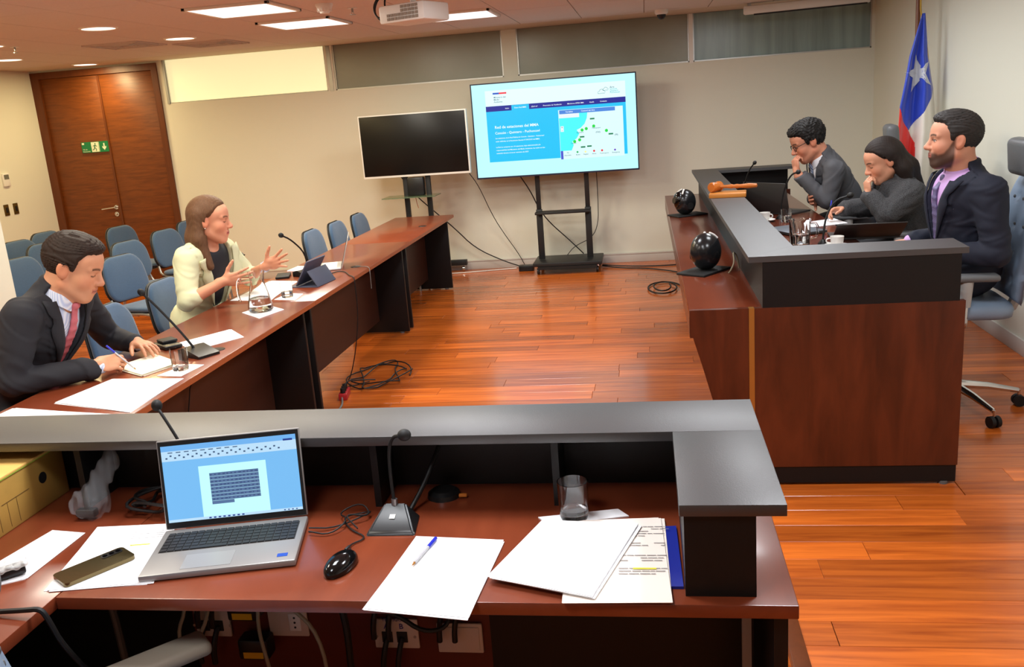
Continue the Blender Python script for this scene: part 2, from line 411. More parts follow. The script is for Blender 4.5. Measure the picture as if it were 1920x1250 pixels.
# ceiling: border strip, tiles, slab
ceil = struct(MB().b2(XL - 0.14, XR + 0.14, YF, YB + 0.14, ZC + 0.012, ZC + 0.12).obj('ceiling', m_slab, smooth=None))
MB().b2(XL, XR, 9.21, YB, ZC, ZC + 0.012).obj('border_strip', m_slab, ceil, smooth=None)
tile_m = {}
xs = [XL] + [x for x in np.arange(-2.97 - 0.6 * 6, XR, 0.6) if XL + 0.05 < x < XR - 0.05] + [XR]
ys = [3.04, 4.24, 5.44, 6.65, 7.85, 9.05, 9.21]
for i in range(len(xs) - 1):
    for j in range(len(ys) - 1):
        w, d = round(xs[i + 1] - xs[i], 3), round(ys[j + 1] - ys[j], 3)
        if (w, d) not in tile_m:
            q = MB(); q.box((0, 0, 0.006), (w - 0.007, d - 0.007, 0.012), 0.002, seg=1); me = q.mesh('ceiling_tile'); me.materials.append(m_ceil); tile_m[(w, d)] = me
        o = bpy.data.objects.new('ceiling_tile', tile_m[(w, d)]); o.location = ((xs[i] + xs[i + 1]) / 2, (ys[j] + ys[j + 1]) / 2, ZC); link(o, ceil)
MB().b2(XL, XR, YF, 3.035, ZC, ZC + 0.012).obj('near_ceiling_board', m_ceil, ceil, smooth=None)
# ceiling lights
m_diff = mat('light_diffuser', (1, 1, 1, 1), 0.5, emit=((1, 1, 1), 1.2))
m_ring = mat('light_trim', srgb(235, 228, 215), 0.4)
plab = {0: 'square light panel nearest the camera beside the smoke detector', 1: 'square light panel just beyond the nearest one, left of the projector', 2: 'square light panel partly hidden behind the projector'}
for i, (px, py, pw, pc) in enumerate(PANELS):
    t = thing('ceiling_light', plab.get(i, 'unseen square ceiling light panel, placed for its light'), 'ceiling light', (px, py, ZC), group='unseen square ceiling panels' if i > 2 else 'square light panels in view')
    b = MB()
    for sx, sy, wx, wy in ((0, -1, 0.60, 0.025), (0, 1, 0.60, 0.025), (-1, 0, 0.025, 0.60), (1, 0, 0.025, 0.60)): b.box((sx * 0.2875, sy * 0.2875, -0.009), (wx, wy, 0.018), 0.002)
    b.obj('frame', m_ring, t); MB().box((0, 0, -0.012), (0.55, 0.55, 0.008)).obj('diffuser', m_diff, t, smooth=None)
m_warm = mat('downlight_glass', (1, 1, 1, 1), 0.5, emit=((1.0, 0.93, 0.8), 1.6))
dlab = ['round downlight left of the square light panels, nearest in view', 'round downlight beside the square air vent', 'round downlight above the wooden double door', 'round downlight cut by the left edge of the picture']
for i, (px, py) in enumerate(DOWNLIGHTS):
    t = thing('downlight', dlab[i] if i < 4 else 'round downlight out of the picture', 'ceiling light', (px, py, ZC), group='round downlights')
    b = MB(); b.lathe([(0.118, 0.0), (0.118, -0.008), (0.132, -0.008), (0.138, 0.0)]); b.obj('ring', m_ring, t)
    b = MB(); b.lathe([(0.0, -0.004), (0.12, -0.004), (0.12, 0.0)]); b.obj('lens', m_warm, t)
# air vents
def vent(x, y, label):
    t = thing('air_vent', label, 'vent', (x, y, ZC), group='ceiling vents')
    b = MB()
    for k, s in enumerate((0.25, 0.19, 0.13, 0.07)):
        for sx, sy in ((0, 1), (0, -1)): b.box((0, sy * s, -0.006 - k * 0.001), (2 * s + 0.02, 0.014, 0.012))
        for sx in (1, -1): b.box((sx * s, 0, -0.006 - k * 0.001), (0.014, 2 * s + 0.02, 0.012))
    b.obj('louvre', m_ceil, t, smooth=None); MB().box((0, 0, -0.001), (0.5, 0.5, 0.002)).obj('backing', mat('vent_dark', srgb(160, 144, 130), 0.8), t, smooth=None)
vent(-3.97, 8.33, 'square ceiling air vent beside the second round downlight')
vent(-4.52, 7.78, 'square ceiling air vent left of the other vent, above the door')
def sprinkler(x, y, label):
    t = thing('sprinkler', label, 'sprinkler', (x, y, ZC), group='sprinklers')
    MB().lathe([(0.0, -0.003), (0.035, -0.003), (0.035, 0)]).obj('rose', m_white, t)
    b = MB(); b.cyl((0, 0, 0), (0, 0, -0.03), 0.008); b.cyl((0, 0, -0.045), (0, 0, -0.048), 0.022); b.cyl((0.008, 0, -0.03), (0.008, 0, -0.046), 0.002, n=6); b.cyl((-0.008, 0, -0.03), (-0.008, 0, -0.046), 0.002, n=6); b.obj('head', m_steel, t)
sprinkler(-5.14, 7.15, 'small sprinkler head above the leftmost downlight'); sprinkler(-2.07, 6.68, 'small sprinkler head beside the smoke detector')
t = thing('smoke_detector', 'white ribbed smoke detector hanging from the ceiling', 'smoke detector', (-2.15, 6.30, ZC))
MB().lathe([(0.06, 0), (0.06, -0.012), (0.055, -0.02), (0.045, -0.045), (0.035, -0.05), (0.03, -0.062), (0.0, -0.064)]).obj('body', m_white, t)
b = MB()
for k in range(12): a = k * PI / 6; b.box((0.045 * math.cos(a), 0.045 * math.sin(a), -0.035), (0.012, 0.006, 0.03), R=Rz(a))
b.obj('ribs', m_white, t, smooth=None)
t = thing('dome_camera', 'small white dome camera on the ceiling near the back windows', 'camera', (0.19, 9.03, ZC))
MB().lathe([(0.062, 0), (0.062, -0.03), (0.05, -0.045), (0.0, -0.045)]).obj('housing', m_white, t)
MB().ball((0, 0, -0.045), (0.042, 0.042, 0.045)).obj('dome', m_black, t)
# projector
t = thing('projector', 'white ceiling projector with grilles and dangling cables', 'projector', (-1.42, 5.88, ZC), rz=-0.42)
MB().cyl((0, 0, 0), (0, 0, -0.10), 0.02).box((0, 0, -0.004), (0.12, 0.12, 0.008)).obj('mount', m_white, t)
MB().box((0, 0, -0.16), (0.36, 0.27, 0.11), 0.015).obj('body', m_white, t)
m_grille = mat('grille_grey', srgb(140, 130, 118), 0.6)
b = MB()
for i in range(9):
    for k in range(4):
        if i > 3 or k > 1: b.box((-0.10 + i * 0.028, -0.137, -0.125 - k * 0.022), (0.021, 0.006, 0.017))
b.obj('grille', m_grille, t, smooth=None)
b = MB()
for i in range(5): b.box((-0.182, -0.09 + i * 0.045, -0.15 - (i % 2) * 0.03), (0.006, 0.03, 0.016))
b.obj('ports', m_matte, t, smooth=None)
b = MB(); b.tube([(-0.18, -0.05, -0.16), (-0.25, -0.06, -0.17), (-0.31, -0.03, -0.10), (-0.29, 0.0, -0.03), (-0.22, 0.02, 0.0)], 0.006, smooth=2); b.tube([(-0.18, 0.0, -0.13), (-0.23, 0.0, -0.12), (-0.25, 0.02, -0.05), (-0.21, 0.03, 0.0)], 0.006, smooth=2)
b.tube([(-0.18, 0.03, -0.19), (-0.26, 0.02, -0.2), (-0.33, 0.0, -0.13), (-0.31, 0.02, -0.04), (-0.24, 0.05, 0.0)], 0.005, smooth=2); b.obj('cables', m_cable, t)
# roll-up projection screen case
t = thing('projector_screen', 'white rolled-up projection screen case under the ceiling at right', 'screen', (0, 0, 0))
d = Vector((1.95, 8.98, 2.455)) - Vector((0.96, 9.2, 2.45))
b = MB(); b.box(Vector((0.96, 9.2, 2.445)) + d * 0.55, (d.length * 1.1, 0.075, 0.075), 0.012, R=Rz(math.atan2(d.y, d.x))); b.obj('case', m_white, t)
b = MB(); b.box(Vector((0.96, 9.2, 2.405)) + d * 0.58 + Vector((0, -0.02, 0)), (d.length * 0.98, 0.012, 0.02), R=Rz(math.atan2(d.y, d.x))); b.obj('slot', m_matte, t, smooth=None)
for q in (0.05, 0.95): p = Vector((0.96, 9.2, 2.48)) + d * q; MB().box((p.x, p.y, 2.497), (0.03, 0.05, 0.03)).obj('bracket', m_steel, t, smooth=None)
# ---------------------------------------------------------------- double door, sign, handle
t = bpy.data.objects.new('door_1', None); link(t); struct(t)
b = MB(); b.b2(-6.90, -6.80, YB - 0.02, YB + 0.07, 0, 2.49); b.b2(-5.42, -5.35, YB - 0.02, YB + 0.07, 0, 2.49); b.b2(-6.80, -5.42, YB - 0.02, YB + 0.07, 2.42, 2.49); b.obj('door_frame', m_doorframe, t, smooth=None)
leafm = []
for x0, x1 in ((-6.80, -6.085), (-6.079, -5.42)):
    l = MB().b2(x0, x1, YB + 0.01, YB + 0.055, 0.008, 2.42, 0.003).obj('door_leaf', m_door, t); leafm.append(l)
b = MB(); b.b2(-6.10, -6.075, YB - 0.0, YB + 0.02, 0.01, 2.41); b.obj('meeting_stile', m_doorframe, t, smooth=None)
h = MB(); h.cyl((-6.135, YB + 0.01, 0.93), (-6.135, YB - 0.04, 0.93), 0.011); h.cyl((-6.135, YB - 0.035, 0.93), (-6.30, YB - 0.035, 0.915), 0.009); h.cyl((-6.135, YB + 0.012, 0.93), (-6.135, YB + 0.0, 0.93), 0.025); h.obj('handle', m_chrome, leafm[0])
h = MB(); h.cyl((-6.14, YB + 0.012, 0.85), (-6.14, YB - 0.005, 0.85), 0.026); h.ball((-6.14, YB - 0.012, 0.85), 0.013); h.obj('lock', m_chrome, leafm[0])
sg = thing('exit_sign', 'green evacuation sign with running figure and down arrow on the door', 'sign', (-6.262, YB - 0.004, 1.63))
sg.rotation_euler = (PI / 2, 0, 0)
m_green = mat('sign_green', srgb(20, 120, 70), 0.45); m_signw = mat('sign_white', srgb(225, 232, 205), 0.5)
MB().box((0, 0, -0.003), (0.335, 0.12, 0.006)).obj('board', m_green, sg, smooth=None)
MB().box((0.0, 0, 0.0006), (0.09, 0.11, 0.001)).obj('door_symbol', m_signw, sg, smooth=None)
b = MB(); M4 = lambda x, y: Matrix.Translation((x, y, 0.0012))
b.ball((0.006, 0.036, 0.002), (0.008, 0.008, 0.001), n=6)
for a, c2, r in (((0.004, 0.024), (-0.006, -0.006), 0.007), ((-0.006, -0.006), (0.014, -0.022), 0.005), ((0.014, -0.022), (0.010, -0.044), 0.005), ((-0.006, -0.006), (-0.016, -0.026), 0.005), ((-0.016, -0.026), (-0.032, -0.03), 0.005), ((0.004, 0.022), (0.026, 0.006), 0.004), ((0.0, 0.02), (-0.024, 0.012), 0.004)):
    b.cyl((a[0], a[1], 0.0016), (c2[0], c2[1], 0.0016), r * 0.8, n=6)
b.obj('running_figure', m_green, sg)
b = MB(); b.prism([(-0.008, 0.038), (0.008, 0.038), (0.008, -0.006), (0.024, 0.008), (0.024, -0.012), (0, -0.04), (-0.024, -0.012), (-0.024, 0.008), (-0.008, -0.006)], 0.0005, 0.0012, Matrix.Translation((0.115, 0, 0))); b.obj('arrow', m_signw, sg, smooth=None)
MB().box((0.052, 0, 0.0006), (0.004, 0.11, 0.001)).obj('divider', m_signw, sg, smooth=None)
text_obj('lettering', [('Vía de', 0.022, M4(-0.155, -0.030), 'LEFT'), ('Evacuación', 0.020, M4(-0.155, -0.052), 'LEFT')], m_signw, sg)
MB().box((-0.145, 0.042, 0.0006), (0.026, 0.022, 0.001)).obj('emblem', m_signw, sg, smooth=None)
# thermostat and switches on the left wall
t = thing('thermostat', 'white wall thermostat with grey display', 'thermostat', (XL, 9.01, 1.36))
MB().box((0.011, 0, 0), (0.022, 0.10, 0.14), 0.005).obj('body', m_white, t); MB().box((0.0225, 0, 0.03), (0.002, 0.075, 0.05)).obj('display', mat('lcd_grey', srgb(110, 110, 100), 0.3), t, smooth=None)
m_brass_d = mat('bronze_plate', srgb(96, 76, 34), 0.35, metal=0.5)
for yy, lab in ((8.93, 'bronze switch plate nearer the pillar'), (9.08, 'bronze switch plate nearer the wooden door')):
    t = thing('light_switch', lab, 'switch', (XL, yy, 1.04), group='wall switches')
    MB().box((0.004, 0, 0), (0.008, 0.075, 0.12), 0.003).obj('plate', m_brass_d, t); MB().box((0.009, 0, 0), (0.006, 0.03, 0.055), 0.002).obj('rocker', m_matte, t)
# ================================================================ furniture
m_table = mat('table_laminate', srgb(134, 64, 38), 0.28, noise=((5, 1.4, 5), 0.65, srgb(96, 38, 20)), coat=0.25)
m_edge = mat('table_edge', srgb(150, 80, 44), 0.4)
m_panel = mat('dark_wood_panel', srgb(64, 34, 22), 0.45, noise=((2, 2, 14), 0.4, srgb(44, 22, 14)))
m_bpanel = mat('black_melamine', srgb(17, 16, 16), 0.45, spec=0.35, bump=(350, 0.06))
m_ledge = mat('black_ledge', srgb(44, 44, 45), 0.44, spec=0.7, ior=1.65, bump=(420, 0.08))
m_bench = mat('bench_veneer', srgb(92, 40, 20), 0.33, noise=((9, 9, 1.6), 0.8, srgb(48, 18, 8)), coat=0.15)
m_counter = mat('counter_veneer', srgb(104, 46, 26), 0.25, noise=((3, 2, 3), 0.6, srgb(72, 27, 15)), coat=0.3)
m_brass = mat('brass_strip', srgb(176, 122, 56), 0.35, metal=0.6)
m_foot = mat('grey_foot', srgb(90, 90, 90), 0.5)
# ---- the long row of three meeting tables
TX0, TX1, TZ = -2.503, -1.906, 0.740
def meeting_table(y0, y1, label, panels, grommet):
    t = thing('meeting_table', label, 'table', ((TX0 + TX1) / 2, (y0 + y1) / 2, 0), group='row of meeting tables')
    ox, oy = -(TX0 + TX1) / 2, -(y0 + y1) / 2
    top = MB().b2(TX0 + ox, TX1 + ox, y0 + oy + 0.0015, y1 + oy - 0.0015, TZ - 0.028, TZ, 0.002).obj('tabletop', m_table, t)
    MB().b2(TX1 + ox - 0.001, TX1 + ox + 0.0015, y0 + oy + 0.002, y1 + oy - 0.002, TZ - 0.026, TZ - 0.002).obj('edge_band', m_edge, top, smooth=None)
    for yp in panels:
        p = MB().b2(-2.46 + ox, -1.966 + ox, yp + oy - 0.014, yp + oy + 0.014, 0.012, TZ - 0.028, 0.002).obj('end_panel', m_bpanel, t)
        for xx in (-2.40, -2.03): MB().cyl((xx + ox, yp + oy, 0), (xx + ox, yp + oy, 0.013), 0.018).obj('foot', m_foot, p)
    MB().b2(-2.226 + ox, -2.208 + ox, min(panels) + oy, max(panels) + oy, 0.11, TZ - 0.028).obj('modesty_panel', m_panel, t, smooth=None)
    for gx, gy in grommet: MB().lathe([(0.0, 0.0012), (0.02, 0.0012), (0.034, 0.003), (0.036, 0.0)], (gx + ox, gy + oy, TZ)).obj('grommet', m_black, t)
    return t
meeting_table(7.028, 8.744, 'reddish meeting table at the far end of the row, nearest the screens', (7.075, 8.70), [(-2.03, 7.95)])
meeting_table(4.825, 7.028, 'middle meeting table of the row, carrying the tablet and silver laptop', (4.885, 6.955), [(-2.013, 5.924)])
meeting_table(2.62, 4.825, 'nearest meeting table of the row, where the man in the dark suit writes', (3.06, 4.775), [(-2.007, 3.80)])
# ---- judges' bench at right
BZ, LZ = 0.823, 1.047
t = thing('judges_bench', 'dark wood bench with black raised ledge and brass strip', 'bench', (0.8, 6.2, 0))
O = Vector((-0.8, -6.2, 0))
def bb(b, x0, x1, y0, y1, z0, z1, bev=0.0): b.b2(x0 + O.x, x1 + O.x, y0 + O.y, y1 + O.y, z0, z1, bev); return b
BY0, BY1 = 3.867, 8.56
bb(MB(), 0.163, 1.22, BY0 + 0.0305, BY1 - 0.0305, BZ - 0.03, BZ, 0.002).obj('worktop', m_counter, t)
def side(y0, y1, pts): # outline in x,z extruded along y
    b = MB(); b.prism([(x + O.x, z) for x, z in pts], y0 + O.y, y1 + O.y, Matrix(((1, 0, 0, 0), (0, 0, 1, 0), (0, 1, 0, 0), (0, 0, 0, 1)))); return b
for ya, yb2 in ((BY0, BY0 + 0.03), (BY1 - 0.03, BY1)):
    side(ya, yb2, [(0.436, 0.09), (1.291, 0.09), (1.291, BZ), (0.436, BZ)]).obj('side_panel', m_bench, t, smooth=None)
    side(ya + 0.002, yb2 - 0.002, [(0.163, BZ), (0.163, 0.70), (0.176, 0.70), (0.352, 0.09), (0.416, 0.09), (0.416, BZ)]).obj('front_cheek', m_bench, t, smooth=None)
    side(ya - 0.002, yb2 + 0.002, [(0.414, 0.09), (0.437, 0.09), (0.437, BZ + 0.0005), (0.414, BZ + 0.0005)]).obj('brass_strip', m_brass, t, smooth=None)
bb(MB(), 0.163, 0.183, BY0 + 0.004, BY1 - 0.004, 0.70, BZ - 0.03).obj('apron', m_bench, t, smooth=None)
side(BY0 + 0.03, BY1 - 0.03, [(0.178, 0.70), (0.352, 0.05), (0.372, 0.05), (0.198, 0.70)]).obj('slanted_front', m_bench, t, smooth=None)
b = MB(); bb(b, 0.40, 1.287, BY0 + 0.004, BY0 + 0.03, 0.012, 0.09); bb(b, 0.40, 1.287, BY1 - 0.03, BY1 - 0.004, 0.012, 0.09); bb(b, 0.372, 0.40, BY0 + 0.03, BY1 - 0.03, 0.012, 0.09); b.obj('plinth', m_bpanel, t, smooth=None)
for xx in (0.5, 1.24):
    for yy in (BY0 + 0.017, BY1 - 0.017): MB().cyl((xx + O.x, yy + O.y, 0), (xx + O.x, yy + O.y, 0.014), 0.02).obj('foot', m_foot, t)
bb(MB(), 0.372, 0.39, BY0 + 0.03, BY1 - 0.03, 0.09, BZ - 0.03).obj('inner_panel', m_bpanel, t, smooth=None)
b = MB(); bb(b, 0.472, 0.495, BY0 + 0.003, BY1 - 0.003, BZ, LZ - 0.025); bb(b, 0.495, 1.268, BY0 + 0.003, BY0 + 0.026, BZ, LZ - 0.025); bb(b, 0.495, 1.268, BY1 - 0.026, BY1 - 0.003, BZ, LZ - 0.025)
bb(b, 0.60, 0.62, BY0 + 0.026, BY1 - 0.026, BZ + 0.10, LZ - 0.025)
for yy in (5.2, 6.6, 7.9): bb(b, 0.495, 0.62, yy, yy + 0.02, BZ, LZ - 0.025)
b.obj('riser', m_bpanel, t, smooth=None)
led = MB(); c0, c1 = 0.414, 0.632
def polyprism(pts, z0, z1): led.prism([(x + O.x, y + O.y) for x, y in pts], z0, z1)
polyprism([(c0, BY0), (c1, BY0 + 0.238), (c1, BY1 - 0.238), (c0, BY1)], LZ - 0.025, LZ)
led.obj('ledge_front', m_ledge, t, smooth=None)
led = MB(); polyprism([(c0, BY0 - 0.0008), (1.294, BY0), (1.304, BY0 + 0.238), (c1, BY0 + 0.2372)], LZ - 0.025, LZ); led.obj('ledge_near', m_ledge, t, smooth=None)
led = MB(); polyprism([(c0, BY1 + 0.0008), (1.294, BY1), (1.30, BY1 - 0.238), (c1, BY1 - 0.2372)], LZ - 0.025, LZ); led.obj('ledge_far', m_ledge, t, smooth=None)
# ---- near desk with raised ledge
FZ, GZ = 0.745, 0.952
t = thing('reception_desk', 'near desk with reddish worktop and black raised ledge', 'desk', (-0.7, 1.9, PIT_Z)); O = Vector((0.7, -1.9, -PIT_Z))
def fb(b, x0, x1, y0, y1, z0, z1, bev=0.0): b.b2(x0 + O.x, x1 + O.x, y0 + O.y, y1 + O.y, z0 + O.z, z1 + O.z, bev); return b
fb(MB(), -1.348, 0.268, 1.640, 2.33, FZ - 0.03, FZ, 0.002).obj('worktop', m_table, t)
fb(MB(), -2.15, -1.35, 0.55, 2.33, FZ - 0.03, FZ, 0.002).obj('side_worktop', m_table, t)
fb(MB(), -2.2, 0.248, 2.07, 2.298, GZ - 0.025, GZ, 0.0015).obj('ledge', m_ledge, t)
fb(MB(), 0.040, 0.248, 1.662, 2.0695, GZ - 0.025, GZ, 0.0015).obj('ledge_wing', m_ledge, t)
fb(MB(), 0.049, 0.19, 1.672, 2.24, FZ, GZ - 0.025).obj('end_post', m_bpanel, t, smooth=None)
fb(MB(), -2.2, 0.19, 2.24, 2.262, FZ, GZ - 0.025).obj('riser', m_bpanel, t, smooth=None)
for dx in (-1.575, -0.735, -0.262): fb(MB(), dx, dx + 0.018, 2.10, 2.24, FZ, GZ - 0.025).obj('divider', m_bpanel, t, smooth=None)
fb(MB(), 0.222, 0.25, 1.66, 2.30, PIT_Z, FZ - 0.03).obj('side_panel', m_bpanel, t, smooth=None)
fb(MB(), -2.2, 0.222, 2.27, 2.295, PIT_Z, FZ - 0.03).obj('back_panel', m_bpanel, t, smooth=None)
fb(MB(), -0.44, 0.222, 2.02, 2.04, PIT_Z, FZ - 0.03).obj('modesty_panel', m_bpanel, t, smooth=None)
m_redwood = mat('socket_board', srgb(92, 30, 20), 0.45, noise=((2, 2, 10), 0.4))
fb(MB(), -1.26, -0.44, 2.02, 2.04, 0.10, FZ - 0.03).obj('socket_board', m_redwood, t, smooth=None)
fb(MB(), -2.15, -2.12, 0.6, 2.27, PIT_Z, FZ - 0.03).obj('left_panel', m_bpanel, t, smooth=None)
fb(MB(), 0.175, 0.195, 1.82, 1.835, 0.10, FZ - 0.035).obj('cable_cover', mat('grey_cover', srgb(150, 146, 140), 0.5), t, smooth=None)
# socket plates on the board below the near desk
m_plate = mat('socket_plate', srgb(196, 180, 165), 0.45); YS = 2.018
def plate(x, z, w, h, label, kind):
    p = thing('socket_plate', label, 'socket', (x, YS, z), group='sockets under the near desk')
    MB().box((0, -0.004, 0), (w, 0.008, h), 0.003).obj('cover', m_plate, p)
    if kind == 'blank': MB().box((0, -0.009, 0), (w * 0.86, 0.003, h * 0.78), 0.001).obj('inset', m_plate, p)
    if kind == 'power':
        MB().box((0.02, -0.0085, 0), (0.032, 0.003, 0.05), 0.001).obj('module', m_white, p)
        b = MB()
        for k in (-1, 0, 1): b.cyl((0.02, -0.0095, k * 0.014), (0.02, -0.0108, k * 0.014), 0.0032, n=8)
        b.obj('holes', m_matte, p)
    if kind in ('data', 'ab'):
        for sx in (-0.024, 0.016):
            MB().box((sx, -0.009, -0.008), (0.028, 0.004, 0.03)).obj('jack', m_matte, p, smooth=None)
            b = MB(); b.tube([(sx, -0.012, -0.01), (sx - 0.004, -0.028, -0.03), (sx - 0.012, -0.034, -0.075), (sx - 0.014, -0.03, -0.11)], 0.0075, smooth=2); b.obj('plug', m_cable, p)
        for sx in (-0.053, 0.05): MB().cyl((sx, -0.008, -0.008), (sx, -0.0095, -0.008), 0.004, n=8).obj('screw', m_steel, p)
    if kind == 'ab':
        M4 = lambda x, y: Matrix.Translation((x, -0.0095, y)) @ Matrix.Rotation(PI / 2, 4, 'X')
        text_obj('marking', [('A', 0.022, M4(-0.024, 0.016), 'CENTER'), ('B', 0.022, M4(0.016, 0.016), 'CENTER'), ('TESTIGOS', 0.014, M4(-0.004, 0.038), 'CENTER')], mat('ink_blue', srgb(40, 44, 120), 0.6), p)
plate(-1.19, 0.56, 0.10, 0.085, 'upper data socket plate left of the black adapters', 'data')
plate(-1.20, 0.45, 0.10, 0.085, 'lower data socket plate left of the black adapters', 'data')
plate(-1.00, 0.57, 0.11, 0.085, 'upper power socket plate behind the black adapter', 'power')
plate(-0.985, 0.455, 0.11, 0.085, 'lower power socket plate behind the black adapter', 'power')
plate(-0.84, 0.55, 0.12, 0.085, 'blank cover plate in the middle of the board', 'blank')
plate(-0.705, 0.535, 0.12, 0.085, 'upper data plate above the one marked A and B', 'data')
plate(-0.69, 0.425, 0.12, 0.085, 'data plate marked A and B', 'ab')
plate(-0.53, 0.53, 0.12, 0.085, 'upper right data plate below the loose papers', 'data')
plate(-0.52, 0.415, 0.12, 0.085, 'blank cover plate right of the plate marked A and B', 'blank')
m_yel = mat('yellow_label', srgb(222, 170, 20), 0.5)
for (ax, az, lab) in ((-1.085, 0.515, 'upper black power adapter with yellow sticker under the desk'), (-1.07, 0.40, 'lower black power adapter with yellow sticker under the desk')):
    p = thing('power_adapter', lab, 'adapter', (ax, 1.985, az), group='power adapters')
    MB().box((0, 0, 0), (0.085, 0.05, 0.06), 0.008).obj('body', m_black, p); MB().box((0.0, -0.0255, -0.014), (0.055, 0.001, 0.018)).obj('sticker', m_yel, p, smooth=None)
def cord(name, label, pts, r, m, group=None, n=8, smooth=2):
    o = MB().tube(pts, r, n=n, smooth=smooth).obj(name, m); tag(o, label, 'cable', group); return o
m_gcab = mat('grey_cable', srgb(150, 140, 115), 0.5)
cord('cable', 'beige cable looping down left of the adapters', [(-1.20, 1.93, 0.705), (-1.215, 1.93, 0.55), (-1.26, 1.93, 0.46), (-1.23, 1.93, 0.42), (-1.19, 1.95, 0.47), (-1.17, 1.97, 0.55)], 0.005, m_gcab, 'cables under the near desk')
cord('cable', 'beige cable sweeping right below the desk front', [(-1.05, 1.92, 0.705), (-1.02, 1.92, 0.62), (-0.93, 1.92, 0.56), (-0.86, 1.92, 0.48), (-0.85, 1.92, 0.3), (-0.86, 1.93, 0.12)], 0.005, m_gcab, 'cables under the near desk')
cord('cable', 'beige cable dropping straight beside the lower adapter', [(-1.01, 1.93, 0.60), (-1.03, 1.93, 0.5), (-1.02, 1.93, 0.4), (-0.99, 1.93, 0.2), (-0.99, 1.95, 0.0)], 0.005, m_gcab, 'cables under the near desk')
cord('cable', 'thick black cable bundle hanging left of the A and B plate', [(-0.86, 1.93, 0.705), (-0.80, 1.92, 0.60), (-0.785, 1.92, 0.5), (-0.79, 1.92, 0.35), (-0.77, 1.92, 0.1)], 0.009, m_cable, 'cables under the near desk')
cord('cable', 'black cable strung between the upper data plates', [(-0.78, 1.95, 0.6), (-0.72, 1.95, 0.53), (-0.66, 1.95, 0.52), (-0.6, 1.95, 0.47), (-0.54, 1.97, 0.47), (-0.53, 1.99, 0.52)], 0.006, m_cable, 'cables under the near desk')
cord('cable', 'black cable arching over the chair at bottom left', [(-1.62, 1.57, 0.752), (-1.47, 1.565, 0.752), (-1.36, 1.56, 0.762), (-1.325, 1.562, 0.765), (-1.315, 1.565, 0.74), (-1.305, 1.58, 0.66), (-1.285, 1.66, 0.5), (-1.275, 1.74, 0.3), (-1.27, 1.8, 0.0)], 0.006, m_cable)
cord('cable', 'pair of grey cables hanging in the dark at far left', [(-1.60, 2.0, 0.70), (-1.53, 2.0, 0.66), (-1.48, 2.0, 0.55), (-1.47, 2.0, 0.3), (-1.46, 2.0, 0.0)], 0.010, mat('dim_cable', srgb(80, 76, 70), 0.5), 'cables under the near desk')

# ================================================================ chairs
m_blue = mat('blue_fabric', srgb(58, 86, 118), 0.85, noise=((90, 90, 90), 0.25), bump=(500, 0.15), sheen=0.3)
m_tube = mat('grey_tube', srgb(150, 150, 148), 0.35, metal=0.7)
m_shell = mat('black_shell', srgb(20, 21, 22), 0.5)
def pad_mesh(w, h, th, r, crown, mm, name, taper=0.0, curve=0.0):
    """cushion: rounded outline in local x (width), y (height), bulging in z; curve bends it about the vertical axis"""
    out = rect_round(w, h, r, 6); n = len(out); bm = bmesh.new(); rings = []
    lay = [(1.0, -th / 2), (1.02, 0.0), (0.985, th * 0.32), (0.90, th / 2), (0.55, th / 2 + crown * 0.7), (0.0, th / 2 + crown)]
    for s, z in lay:
        if s == 0: rings.append([bm.verts.new((0, 0, z))]); continue
        ring = []
        for x, y in out:
            X, Y = x * s * (1 - taper * (y / h + 0.5)), y * s; ring.append(bm.verts.new((X, Y, z + curve * X * X)))
        rings.append(ring)
    bm.faces.new(rings[0][::-1])
    for a, b2 in zip(rings, rings[1:]):
        for k in range(n):
            if len(b2) == 1: bm.faces.new((a[k], a[(k + 1) % n], b2[0]))
            else: bm.faces.new((a[k], a[(k + 1) % n], b2[(k + 1) % n], b2[k]))
    bmesh.ops.recalc_face_normals(bm, faces=bm.faces[:])
    me = bpy.data.meshes.new(name); bm.to_mesh(me); bm.free(); me.materials.append(mm)
    for p in me.polygons: p.use_smooth = True
    return me
